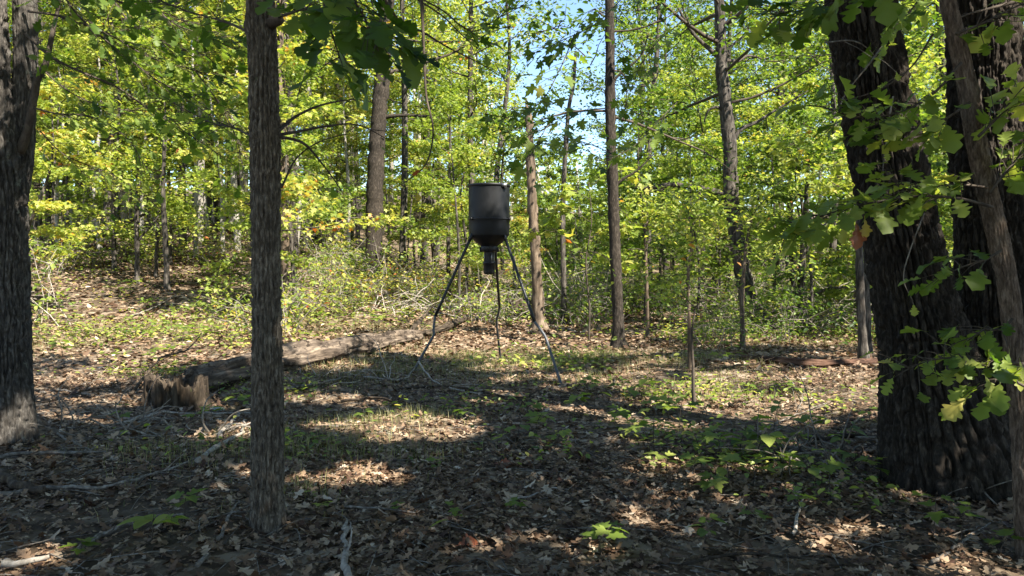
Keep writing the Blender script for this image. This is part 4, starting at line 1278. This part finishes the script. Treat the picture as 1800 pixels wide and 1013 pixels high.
# reddish log at right, and the brush piles
rough_log(log_rows([(1300, 632, 0.045), (1370, 640, 0.06), (1440, 645, 0.068), (1500, 643, 0.06), (1550, 638, 0.04)]), 'fallen_log', M['redlog'], 'thin reddish rotten log lying left of the twin oak', 'log', 24, 0.04, 0.32, 5)
rough_log(np.array([[*(gpt(905, 562) + [0, 0.5, 0.15]), 0.28], [*(gpt(925, 562) + [0, .6, .25]), 0.33], [*(gpt(955, 560) + [0, .7, .15]), 0.25]]), 'rotten_root_mass', M['rot'], 'dark rotten root mass behind the feeder at the snag foot', 'log', 24, 0.06, 0.5, 6)

rough_log(np.array([[*at(58, 452, 25), 0.13], [*at(110, 436, 25), 0.12], [*at(180, 412, 25.3), 0.09], [*at(255, 376, 25.6), 0.05]]), 'leaning_log', M['rot'], 'dark dead trunk leaning low across the left slope', 'log', 16, 0.12, 0.12, 12)

def brush_pile(name, c, wx, wy, h, n, r, mat, label, seed, arch=0.6):
    rng = np.random.default_rng(seed)
    root = empty(name, tuple(c), label, 'brush pile')
    for i in range(n):
        a = np.array([rng.uniform(-wx, wx), rng.uniform(-wy, wy), 0])
        a[2] = float(gh(a[0] + c[0], a[1] + c[1])) - c[2] - 0.02 + rng.uniform(0, h * 0.4)
        d = norm([rng.normal(0, 1), rng.normal(0, 0.6), rng.uniform(0.1, 1.0)])
        L_ = rng.uniform(0.5, 1.3) * max(h, 0.5) * 1.3
        P = [a]
        for k in range(7):
            d = norm(d + rng.normal(0, 0.2, 3) + [0, 0, -arch * 0.25])
            q = P[-1] + d * L_ / 7
            q[2] = max(q[2], float(gh(q[0] + c[0], q[1] + c[1])) - c[2])
            P.append(q)
        rr_ = r * rng.uniform(0.5, 1.3)
        mb = MB()
        V, F = tube(smooth_path(np.array(P), 0.08), np.linspace(rr_, rr_ * 0.3, len(smooth_path(np.array(P), 0.08))), 6); mb.add(V, F)
        mb.build('dead_branch', M[mat], root)
    return root
cb = gpt(790, 560); cb[1] += 0.6; cb[2] = gh(cb[0], cb[1])
brush_pile('brush_pile', cb, 1.9, 0.8, 0.95, 85, 0.016, 'dead_pale', 'bleached tangle of dead branches behind the feeder', 1)
cb2 = gpt(1435, 815); brush_pile('brush_pile', cb2, 0.45, 0.3, 0.28, 45, 0.010, 'stick', 'dark tangle of broken twigs left of the twin oak foot', 2)
cb3 = gpt(620, 668); brush_pile('brush_pile', cb3, 0.9, 0.3, 0.12, 20, 0.007, 'dead_pale', 'low scatter of pale twigs between the log and the feeder leg', 3)
cb4 = gpt(255, 760); brush_pile('brush_pile', cb4, 0.8, 0.35, 0.16, 30, 0.009, 'stick', 'low pile of twigs in front of the stump', 4)

# stone by the stump
def stone():
    c = gpt(382, 722)
    th = np.linspace(0, 2 * np.pi, 16, endpoint=False); ph = np.linspace(-0.4, 1.5, 8)
    V = np.array([[math.cos(p) * math.cos(t) * 0.10, math.cos(p) * math.sin(t) * 0.07, math.sin(p) * 0.05] for p in ph for t in th])
    V *= (1 + 0.25 * vnoise(V[:, 0] * 14, V[:, 1] * 14, V[:, 2] * 14))[:, None]
    i = np.arange(7)[:, None] * 16; j = np.arange(16)[None]; k = (j + 1) % 16
    s = MB().add(V, np.stack([i + j, i + k, i + 16 + k, i + 16 + j], -1).reshape(-1, 4)).build('stone', M['stone'])
    s.location = c
    tag(s, 'small pale grey-green stone right of the stump', 'stone')
stone()

# ------------------------------------------------------------------ single leaves: shared meshes
LM = {}
for k in ('oak', 'maple', 'ovate'):
    LM[k] = [make_mesh(k + '_leaf', V, [F], np.full(len(V), 0.5), True, M['near_leaf']) for V, F in LEAF[k]]
LM['red'] = [make_mesh('red_leaf', LEAF['oak'][1][0], [LEAF['oak'][1][1]], np.full(len(LEAF['oak'][1][0]), 0.5), True, M['red_leaf'])]
LM['dry'] = [make_mesh('dry_leaf', V, [F], np.full(len(V), 0.5), True, M['dry']) for V, F in [rib_leaf(OAK_H, f, d, w) for f, d, w in ((0.3, 0.2, 0.08), (-0.25, -0.15, 0.1), (0.45, -0.12, 0.06), (0.1, 0.35, -0.1))]]

def leaf_obj(kind, pos, D, Nn, size, parent=None, o=None, tint=0.0, name='leaf'):
    X, D, Z = frames(np.array([D], float), np.array([Nn], float))
    m = random.choice(LM[kind])
    ob = link(name, m, parent)
    p = np.asarray(pos) - (o if o is not None else 0)
    Mx = Matrix(((X[0][0] * size, D[0][0] * size, Z[0][0] * size, p[0]), (X[0][1] * size, D[0][1] * size, Z[0][1] * size, p[1]), (X[0][2] * size, D[0][2] * size, Z[0][2] * size, p[2]), (0, 0, 0, 1)))
    ob.matrix_local = Mx
    ob.color = (1 + tint, 1, 1, 1)
    return ob

def spray(root, o, rows, d, n, size, kind='oak', r0=0.008, tint=0.0, twig=0.16, seed=0, spread=0.10, tstart=0.2, tl=0.09, tilt=0.42, mat='twig', nodrop=False):
    """a leafy branch of a near tree; rows px,py[,depth offset]"""
    rng = np.random.default_rng(seed + 1000)
    P = np.array([at(r[0], r[1], d + (r[2] if len(r) > 2 else 0)) for r in rows])
    P = smooth_path(P, 0.05)
    mb = MB()
    V, F = tube(P - o, np.linspace(r0, 0.0022, len(P)), 7, wob=0.15); mb.add(V, F)
    leaves = []
    for i in range(n):
        t = tstart + (1 - tstart) * (i + rng.uniform(0, 1)) / n
        j = min(int(t * (len(P) - 1)), len(P) - 2)
        b = P[j]; dd = norm(P[j + 1] - P[j])
        sd = norm(np.cross(dd, [0, 0, 1])) * (1 if i % 2 else -1)
        e = norm(dd * rng.uniform(0.2, 0.9) + sd * rng.uniform(0.2, 1.0) + [0, 0, rng.uniform(-0.35, 0.35)])
        L_ = twig * rng.uniform(0.2, 1.2)
        q = b + e * L_ + [0, 0, rng.normal(0, spread * 0.4)]
        V, F = tube(np.array([b, (b + q) / 2 + [0, 0, 0.01], q]) - o, [0.003, 0.0022, 0.0016], 4, False); mb.add(V, F)
        ld = norm(e + rng.normal(0, 0.3, 3) + [0, 0, -0.25])
        ln = norm(np.array([rng.normal(0, tilt), rng.normal(-0.1, tilt), 1.0]))
        leaves.append((q, ld, ln, size * rng.uniform(0.65, 1.2), tint + rng.normal(0, tl)))
    br = mb.build('branch', M[mat], root)
    for q, ld, ln, s, tt in leaves:
        leaf_obj(kind, q, ld, ln, s, br, o, tt)
    return br

# young oak in front of the twin trunks: broad leaves
spray(sap, bP, [(1690, 110), (1640, 165), (1575, 200), (1500, 205), (1455, 190)], 3.9, 34, 0.14, tint=0.05, seed=1)
spray(sap, bP, [(1705, 180), (1650, 215), (1590, 228), (1530, 215)], 3.8, 31, 0.13, tint=0.07, seed=2)
spray(sap, bP, [(1745, 365), (1690, 350), (1620, 345), (1540, 355), (1460, 375), (1370, 410)], 3.75, 66, 0.125, tint=0.07, seed=3, twig=0.14)
spray(sap, bP, [(1735, 330), (1680, 325), (1600, 335), (1560, 310)], 3.9, 31, 0.13, tint=0.10, seed=4)
spray(sap, bP, [(1800, 640), (1745, 635), (1690, 628), (1630, 635), (1585, 655)], 3.75, 36, 0.11, tint=0.02, seed=5, twig=0.15)
spray(sap, bP, [(1802, 680, -0.2), (1765, 665, -0.2), (1720, 680, -0.2)], 3.8, 13, 0.14, tint=0.15, seed=6)
spray(sap, bP, [(1720, 240), (1760, 200), (1800, 150)], 3.8, 26, 0.14, tint=0.07, seed=7)
spray(sap, bP, [(1740, 340), (1770, 300), (1800, 270), (1830, 260)], 3.75, 26, 0.14, tint=0.07, seed=8)
spray(sap, bP, [(1760, 440), (1735, 455), (1690, 470), (1650, 490)], 3.8, 14, 0.13, tint=-0.08, seed=9)
spray(sap, bP, [(1680, 60), (1730, 40), (1790, 10), (1830, 0)], 3.8, 20, 0.13, tint=0.09, seed=10)
spray(sap, bP, [(1780, 560), (1760, 580), (1730, 580), (1700, 600)], 3.85, 17, 0.11, tint=-0.03, seed=19)
for px, py, kind, t in ((1505, 405, 'red', 0), (1480, 408, 'oak', 0.24), (1520, 398, 'oak', 0.3), (1790, 668, 'oak', 0.28), (1793, 648, 'oak', 0.2)):
    leaf_obj(kind, at(px, py - 12, 3.7), (0.1, -0.3, -1), (0.3, -1, 0.2), 0.125 if kind == 'red' else 0.09, sap, bP, t)
# twin oak: clusters hanging at the top of the picture
spray(oak, bA, [(1600, -60), (1540, -20), (1470, 5), (1400, 20), (1345, 25)], 4.0, 37, 0.16, tint=-0.1, seed=11, twig=0.2)
spray(oak, bA, [(1640, -40), (1600, 20), (1560, 60)], 4.6, 20, 0.14, tint=0.0, seed=12)
# slim tree: bare side branches on its right, leafy branches above
spray(slim, bS, [(485, 235, 0.05), (520, 205, 0.2), (565, 185, 0.3), (620, 175, 0.4), (655, 180, 0.5)], bS[1], 3, 0.08, tint=0.05, seed=13, r0=0.011, tstart=0.6)
spray(slim, bS, [(486, 238, 0.05), (520, 232, 0.15), (575, 222, 0.3), (630, 220, 0.4), (690, 250, 0.6)], bS[1], 3, 0.08, tint=0.05, seed=14, r0=0.010, tstart=0.6)
spray(slim, bS, [(487, 240, 0.05), (530, 250, 0.1), (560, 280, 0.2), (590, 320, 0.3), (605, 345, 0.35)], bS[1], 3, 0.08, tint=0.05, seed=15, r0=0.010, tstart=0.5)
spray(slim, bS, [(495, 330, 0.1), (520, 280, 0.2), (560, 250, 0.2), (610, 235, 0.3)], bS[1], 2, 0.07, tint=0.1, seed=16, r0=0.007, tstart=0.5)
spray(slim, bS, [(490, 30, 0), (540, 15, -0.4), (590, 20, -0.8), (640, 30, -1.0)], bS[1], 26, 0.165, tint=-0.18, seed=17, twig=0.22, r0=0.009)
spray(slim, bS, [(560, -60, -0.8), (620, 0, -1.0), (650, 50, -1.05), (665, 90, -1.1)], bS[1], 26, 0.165, tint=-0.18, seed=18, twig=0.16, r0=0.009, tstart=0.3)
spray(slim, bS, [(560, -40, -0.7), (575, 30, -0.8), (590, 80, -0.85), (600, 110, -0.9)], bS[1], 16, 0.15, tint=-0.18, seed=20, twig=0.14, r0=0.007, tstart=0.35)
spray(slim, bS, [(442, 60, 0), (400, 40, 0.3), (330, 20, 0.6), (250, -10, 1.0)], bS[1], 30, 0.12, tint=-0.08, seed=21, twig=0.25, r0=0.009)
spray(slim, bS, [(443, 240, 0), (410, 225, 0.4), (370, 215, 0.8), (320, 190, 1.2)], bS[1], 26, 0.11, tint=0.0, seed=22, twig=0.3, r0=0.007)
# left oak: long limbs drooping into the picture with dark leaves
spray(left, bL, [(45, 60, -0.1), (90, 100, -0.2), (150, 130, -0.3), (200, 150, -0.3), (260, 190, -0.2), (330, 235, 0), (390, 275, 0.2)], dL, 63, 0.115, tint=-0.05, seed=23, twig=0.36, r0=0.013, tstart=0.12)
spray(left, bL, [(50, 20, -0.1), (110, 30, -0.3), (190, 60, -0.4), (260, 100, -0.4), (330, 120, -0.3), (400, 150, -0.2)], dL, 66, 0.115, tint=-0.06, seed=24, twig=0.36, r0=0.011, tstart=0.12)
spray(left, bL, [(50, -30, -0.1), (130, -10, -0.3), (220, 5, -0.4), (310, 30, -0.4), (400, 70, -0.3)], dL, 66, 0.12, tint=-0.1, seed=25, twig=0.36, r0=0.012, tstart=0.1)
spray(left, bL, [(60, 190, -0.1), (100, 200, -0.2), (160, 205, 0), (220, 240, 0.1), (260, 300, 0.2)], dL, 34, 0.10, tint=0.05, seed=26, twig=0.3, r0=0.008)
spray(left, bL, [(180, -30, 0.6), (230, 40, 0.5), (300, 80, 0.6), (370, 100, 0.7)], dL, 58, 0.115, tint=-0.03, seed=27, twig=0.4, r0=0.009, tstart=0.05)
spray(left, bL, [(340, 120, 0.4), (390, 190, 0.5), (420, 260, 0.6), (430, 330, 0.8)], dL, 34, 0.10, tint=0.05, seed=37, twig=0.3, r0=0.006, tstart=0.05)

# an oak overhead whose limbs hang into the top of the view
over = CANOPY[7]
oO = np.array(over.location)
spray(over, oO, [(640, -60, -0.4), (700, 35, 0), (740, 55, 0.1), (790, 85, 0.2), (840, 110, 0.3), (890, 140, 0.4)], 5.4, 5, 0.09, tint=0.1, seed=30, r0=0.014, twig=0.2, tstart=0.5)
spray(over, oO, [(735, 0, 0), (780, 30, 0.1), (810, 60, 0.2), (850, 95, 0.2)], 5.4, 4, 0.09, tint=0.1, seed=31, r0=0.008, tstart=0.5)
spray(over, oO, [(745, 0, 0), (780, 20, 0.2), (830, 55, 0.4), (880, 30, 0.6), (920, 10, 0.7)], 5.4, 26, 0.11, 'maple', tint=-0.05, seed=32, r0=0.007, tstart=0.3, twig=0.25)
hb = spray(over, oO, [(742, -60, 0), (741, 0, 0), (744, 60, 0), (747, 140, 0.05), (751, 180, 0.05), (760, 215, 0.05), (760, 250, 0.1), (748, 290, 0.1), (720, 315, 0.1), (695, 330, 0.2)], 5.0, 2, 0.06, tint=0.4, seed=33, r0=0.013, tstart=0.7, twig=0.12)
tag(hb, 'dark bare dead branch hanging straight down left of the feeder')
# maple sprays hanging in front of the sky gap
spray(over, oO, [(1010, 60, 1), (985, 120, 0.6), (950, 180, 0.3), (900, 205, 0.1), (850, 200, 0)], 6.2, 30, 0.12, 'maple', tint=-0.05, seed=34, twig=0.2, r0=0.006, tilt=0.5)
spray(over, oO, [(1070, 190, 1.5), (1020, 196, 1), (970, 215, 0.6), (940, 260, 0.3), (925, 290, 0.2)], 6.5, 30, 0.125, 'maple', tint=-0.05, seed=35, twig=0.24, r0=0.006, tilt=0.5)
spray(over, oO, [(1075, 270, 2.5), (1040, 255, 2), (1000, 245, 1.5), (960, 255, 1.2)], 6.5, 22, 0.13, 'maple', tint=0.0, seed=36, twig=0.3, r0=0.006, tilt=0.5)

spray(over, oO, [(1110, -20, 1.5), (1050, 40, 1.2), (990, 70, 1), (935, 95, 0.8)], 6.5, 34, 0.12, 'maple', tint=-0.1, seed=71, twig=0.3, r0=0.006, tilt=0.5)
spray(over, oO, [(1210, 30, 2.5), (1150, 80, 2.2), (1115, 140, 2), (1095, 210, 2)], 6.8, 40, 0.12, 'maple', tint=-0.1, seed=72, twig=0.34, r0=0.006, tilt=0.5)
spray(over, oO, [(1190, 180, 3), (1150, 220, 2.8), (1110, 260, 2.6), (1060, 285, 2.5)], 6.8, 32, 0.12, 'maple', tint=-0.08, seed=73, twig=0.34, r0=0.006, tilt=0.5)

# young maple with sunlit yellow-green leaves right of the snag
ym = gpt(1035, 600); ymr = new_tree('young_maple', ym, 'young maple with bright sunlit yellow-green leaves right of the bare snag')
Vp = smooth_path(np.array([ym - [0, 0, .05], at(1036, 540, ym[1]), at(1030, 460, ym[1] - .1), at(1040, 390, ym[1] - .1), at(1035, 320, ym[1])]), 0.15) - ym
V, F = tube(Vp, np.linspace(0.022, 0.007, len(Vp)), 8); MB().add(V, F).build('trunk', M['twig'], ymr)
for i, rows in enumerate(([(1032, 460), (1000, 420), (960, 405), (930, 410)], [(1036, 420), (1070, 400), (1110, 400)], [(1038, 390), (1000, 370), (960, 385)], [(1036, 340), (1060, 310), (1110, 300), (1130, 320)], [(1034, 440), (1060, 450), (1095, 470)], [(1036, 350), (1005, 335), (985, 345)])):
    spray(ymr, ym, rows, ym[1] - 0.1, 34, 0.19, 'maple', tint=0.15, seed=50 + i, twig=0.3, r0=0.006)

# more of the left oak's dark low foliage, and bare twigs across the twin oak
spray(left, bL, [(90, -40, -0.6), (140, 30, -0.6), (210, 90, -0.5), (290, 150, -0.4), (350, 170, -0.3)], dL, 60, 0.105, tint=-0.12, seed=61, twig=0.42, r0=0.009, tstart=0.05)
spray(left, bL, [(240, -40, -0.6), (290, 30, -0.6), (350, 60, -0.5), (420, 90, -0.4)], dL, 56, 0.105, tint=-0.12, seed=62, twig=0.4, r0=0.008, tstart=0.05)
spray(left, bL, [(60, 110, 0.5), (120, 160, 0.6), (190, 190, 0.7), (280, 200, 0.8), (370, 250, 1)], dL, 54, 0.105, tint=-0.04, seed=63, twig=0.42, r0=0.007, tstart=0.05)
spray(left, bL, [(70, 230, 0.6), (110, 270, 0.8), (170, 300, 1), (230, 350, 1.2)], dL, 26, 0.10, tint=0.04, seed=64, twig=0.4, r0=0.006, tstart=0.05)
spray(oak, bA, [(1600, 20, -0.6), (1560, 70, -0.8), (1530, 110, -0.9), (1490, 160, -0.9), (1475, 190, -0.9)], dA, 2, 0.06, tint=0.1, seed=65, twig=0.2, r0=0.010, mat='stick')
spray(oak, bA, [(1450, 75, -0.6), (1500, 72, -0.8), (1530, 90, -0.8), (1545, 110, -0.8)], dA, 2, 0.06, tint=0.1, seed=66, twig=0.2, r0=0.006, mat='stick')
spray(oak, bA, [(1640, 60, -0.8), (1600, 120, -0.8), (1540, 160, -0.8), (1470, 180, -0.9)], dA, 4, 0.08, tint=0.1, seed=67, twig=0.2, r0=0.007)
spray(oak, bA, [(1570, 170, -0.85), (1560, 230, -0.85), (1552, 310, -0.85), (1565, 345, -0.8)], dA, 2, 0.07, tint=0.1, seed=68, twig=0.1, r0=0.006, mat='stick')
spray(oak, bA, [(1625, 375, -0.7), (1600, 440, -0.7), (1588, 490, -0.7), (1605, 530, -0.7)], dA, 1, 0.07, tint=0.1, seed=69, twig=0.1, r0=0.005, mat='stick')
spray(oak, bA, [(1800, 0, -0.5), (1740, 15, -0.6), (1690, 30, -0.7), (1650, 60, -0.7)], dA, 3, 0.1, tint=0.0, seed=70, twig=0.2, r0=0.014)

# ------------------------------------------------------------------ seedlings
def seedling_protos():
    out = []
    rng = np.random.default_rng(3)
    for k in range(6):
        h = rng.uniform(0.12, 0.3); n = int(rng.integers(4, 9))
        P = np.array([[0, 0, -0.02], [rng.normal(0, .02), rng.normal(0, .02), h * 0.5], [rng.normal(0, .04), rng.normal(0, .04), h]])
        stem = tube(smooth_path(P, 0.04), np.linspace(0.004, 0.0015, len(smooth_path(P, 0.04))), 5)
        lv = []
        for i in range(n):
            a = i * 2.4 + rng.uniform(-.3, .3); f = rng.uniform(0.55, 1.0)
            b = P[1] + (P[2] - P[1]) * (2 * f - 1) if f > .5 else P[1] * 2 * f
            D = np.array([math.cos(a), math.sin(a), rng.uniform(-0.2, 0.3)])
            lv.append((b + D * 0.03, D, norm([rng.normal(0, .25), rng.normal(0, .25), 1]), rng.uniform(0.07, 0.13)))
        out.append((MB().add(*stem).mesh('stem', M['twig']), lv))
    return out
SP = seedling_protos()
SEEDS = [(1010, 660, .9), (1035, 690, 1.0), (1085, 745, 1.2), (1130, 700, 1.3), (1195, 760, 1.2), (1240, 735, 1.2), (1330, 770, 1.3), (1420, 770, 1.1), (1120, 770, 1.1), (980, 790, .9), (1310, 720, 1.0), (1470, 720, .9), (1530, 740, 1.0), (1220, 850, 1.1), (1370, 840, 1.3), (1480, 800, 1.2), (880, 800, .8), (770, 830, .7), (265, 958, 1.3), (325, 920, 1.0), (138, 988, 0.8), (300, 945, 0.8), (790, 960, 0.8), (700, 905, .5), (915, 775, 1.3), (945, 770, 1.2), (930, 730, 1.0), (1010, 730, 1.2), (1045, 735, 1.3), (1070, 660, 1.0), (1090, 690, 1.2), (1115, 720, 1.3), (1150, 730, 1.5), (1175, 740, 1.4),
         (1150, 800, 1.4), (1170, 830, 1.2), (1225, 800, 1.3), (1260, 810, 1.4), (1300, 800, 1.5), (1330, 820, 1.5), (1360, 790, 1.4), (1395, 800, 1.3), (1280, 850, 1.4), (1320, 860, 1.3), (1250, 870, 1.1), (1430, 860, 1.2), (1460, 880, 1.2), (1400, 900, 1.0), (1500, 830, 1.2), (1540, 850, 1.0), (1380, 690, 1.1), (1400, 700, 1.0), (1290, 650, 1.2), (1270, 640, 1.3), (1440, 660, .9),
         (1060, 980, .9), (1075, 960, 0.8), (1240, 960, .8), (1640, 950, .9), (1330, 930, 0.9), (640, 740, .9), (690, 730, .8), (820, 740, .9), (850, 690, .7), (750, 720, .6), (560, 780, .6), (340, 745, .9), (370, 745, 1.0), (420, 715, 1.1), (440, 725, 1.0), (215, 760, .9), (190, 640, 1.3), (210, 525, 2.4), (230, 520, 2.2), (260, 545, 1.8), (110, 630, 1.6), (320, 620, 1.4), (270, 640, 1.8), (300, 630, 1.8), (330, 600, 1.6), (370, 590, 1.6), (400, 570, 1.7), (350, 555, 1.5), (540, 600, 1.3), (590, 590, 1.3), (560, 570, 1.5), (660, 570, 1.4), (1580, 700, 1.1), (1690, 965, .9), (1760, 985, 1.0), (1200, 600, 1.3), (1160, 560, 2.0), (1190, 555, 2.0), (1000, 570, 1.5), (1075, 580, 1.4), (560, 905, .6), (545, 880, .5), (905, 905, .5)]
ORD = ['first', 'second', 'third', 'fourth', 'fifth', 'sixth', 'seventh', 'eighth', 'ninth', 'tenth', 'eleventh', 'twelfth', 'thirteenth', 'fourteenth', 'fifteenth', 'sixteenth', 'seventeenth', 'eighteenth', 'nineteenth', 'twentieth']
ORD += ['twenty-' + o for o in ORD[:9]] + ['thirtieth'] + ['thirty-' + o for o in ORD[:9]] + ['fortieth'] + ['forty-' + o for o in ORD[:9]] + ['fiftieth']
def ordlabel(items, fmt):
    """items: (px, obj) -> label by order from the left"""
    items.sort(key=lambda t: t[0])
    for i, (px, o) in enumerate(items):
        o['label'] = fmt % ORD[min(i, len(ORD) - 1)]

bands = {}
for i, (px, py, s) in enumerate(SEEDS):
    p = gpt(px, py)
    sm, lv = SP[i % len(SP)]
    root = link('seedling', None, None, tuple(p))
    root.empty_display_size = 0.05
    root.rotation_euler[2] = random.uniform(0, 6.28)
    root.scale = (s,) * 3
    tag(root, None, 'seedling', 'green seedlings on the forest floor')
    link('stem', sm, root)
    kd = 'maple' if i % 3 else 'ovate'
    tb = random.uniform(-0.1, 0.12)
    for q, D, nn, z in lv:
        leaf_obj(kd, q, D, nn, z, root, None, tb + random.uniform(-0.05, 0.05))
    key = 0 if py > 850 else 1 if py > 715 else 2 if py > 625 else 3
    bands.setdefault(key, []).append((px, root))
for k, fmt in enumerate(('%s green seedling from the left in the shaded foreground', '%s green seedling from the left in the near middle ground', '%s green seedling from the left level with the feeder legs', '%s green seedling from the left along the back of the clearing')):
    if k in bands: ordlabel(bands[k], fmt)

# low ground cover that cannot be counted
def ground_cover():
    rng = np.random.default_rng(15)
    mb = MB()
    spots = [(300, 600, 3.0, 1.6, 1300), (380, 560, 3.0, 2.2, 900), (600, 560, 3.0, 2, 1000), (130, 590, 2.5, 2, 800), (1150, 590, 2.5, 1.5, 700), (1350, 590, 4, 2, 1300), (1320, 820, 0.8, 0.5, 420), (1180, 770, 0.8, 0.5, 260), (1100, 700, 1.0, 0.6, 300), (1450, 880, 0.6, 0.4, 160), (250, 660, 1.0, 0.6, 500), (180, 490, 4, 3, 700), (450, 510, 5, 3, 1100), (1000, 640, 2.0, .9, 700), (1200, 690, 1.6, .9, 800), (1400, 720, 1.2, .8, 500), (800, 720, 1.2, .6, 300), (480, 690, 1, .5, 300), (1060, 800, 1.0, .6, 300), (380, 790, .9, .5, 200), (700, 545, 3, 2, 900), (950, 560, 4, 1.5, 900), (520, 800, .6, .5, 120), (1560, 600, 3, 2, 800)]
    for px, py, a, b, n in spots:
        c = gpt(px, py)
        x = c[0] + rng.normal(0, a * 0.5, n); y = c[1] + rng.normal(0, b * 0.5, n)
        k = fbm(x * 1.1, y * 1.1, 2.2, 2) > rng.uniform(-0.8, 0.5, n)
        x, y = x[k], y[k]; n = len(x)
        P = np.stack([x, y, gh(x, y) + np.abs(rng.normal(0, 0.10, n)) * (1 + 0.6 * (y > 12))], -1)
        D, Nn = leaf_frames(n, 0.35, 0.0)
        scatter(mb, 'simple', P, D, Nn, rng.uniform(0.04, 0.10, n) * np.where(y > 11, 1.15, 0.8), np.clip(rng.normal(0.60, 0.15, n), 0, 0.9))
    tag(mb.build('ground_cover', M['leaf']), 'low green leafy ground cover scattered over the floor', 'ground cover', kind='stuff')
ground_cover()

# ------------------------------------------------------------------ fallen leaves one can pick out
def fallen_leaves():
    rng = np.random.default_rng(44)
    for px, py, t, lab in ((872, 822, None, 'single orange-red leaf lying in the shaded centre foreground'), (890, 892, 0.2, 'large curled tan leaf standing up in the centre foreground'), (806, 968, None, 'orange leaf lying near the bottom centre')):
        p = gpt(px, py) + [0, 0, 0.03]
        o = leaf_obj('red' if t is None else 'dry', p, (rng.normal(), rng.normal(), 0.2), (0.2, -0.6, 1), 0.13 if t is None else 0.2, None, None, t or 0, 'fallen_leaf')
        tag(o, lab, 'leaf')
    classes = {}
    for i in range(290):
        y = math.sqrt(rng.uniform(3.4 ** 2, 6.4 ** 2)); x = rng.uniform(-1, 1) * y * 0.66
        p = np.array([x, y, float(gh(x, y)) + rng.uniform(0.015, 0.045)])
        a = rng.uniform(0, 6.28)
        z, t = rng.uniform(0.065, 0.13), float(np.clip(rng.normal(0.02, 0.2), -0.45, 0.45))
        o = leaf_obj('dry', p, (math.cos(a), math.sin(a), rng.normal(0, 0.2)), (rng.normal(0, .35), rng.normal(-0.1, .35), 1), z, None, None, t, 'fallen_leaf')
        px, py, _ = proj(p[None])
        where = 'in the left foreground' if px[0] < 470 else 'below the feeder' if px[0] < 980 else 'in the right foreground' if px[0] < 1500 else 'before the twin oak'
        row = 'at bottom' if py[0] > 900 else 'farther up'
        tag(o, None, 'leaf', 'loose fallen oak leaves in the foreground')
        kind = f"{'large' if z > 0.1 else 'small'} {'pale tan' if t > 0.12 else 'dark brown' if t < -0.1 else 'mid brown'} fallen oak leaf from the left {where}, {row}"
        classes.setdefault(kind, []).append((float(px[0]), o))
    for kind, it in classes.items():
        ordlabel(it, '%s ' + kind)
fallen_leaves()

# ------------------------------------------------------------------ labels of the woods behind: by kind, between landmarks, in order
ZONES = [(-1e9, 445, 'left of the slim near trunk'), (445, 860, 'between the slim trunk and the feeder'), (860, 1280, 'between the feeder and the crooked tree'), (1280, 1e9, 'right of the crooked tree')]
for kind, word in (('tall', 'tall %s background tree'), ('under', '%s leafy understory tree'), ('shrub', '%s low leafy shrub')):
    split = {'tall': 33, 'under': 24, 'shrub': 21}[kind]
    for lo, hi, where in ZONES:
        for near in (True, False):
            it = [(px, r) for px, k, r, d in PLACED if k == kind and lo <= px < hi and (d < split) == near]
            ordlabel(it, '%s ' + word % ('nearer' if near else 'farther') + ' counted from the left, ' + where)
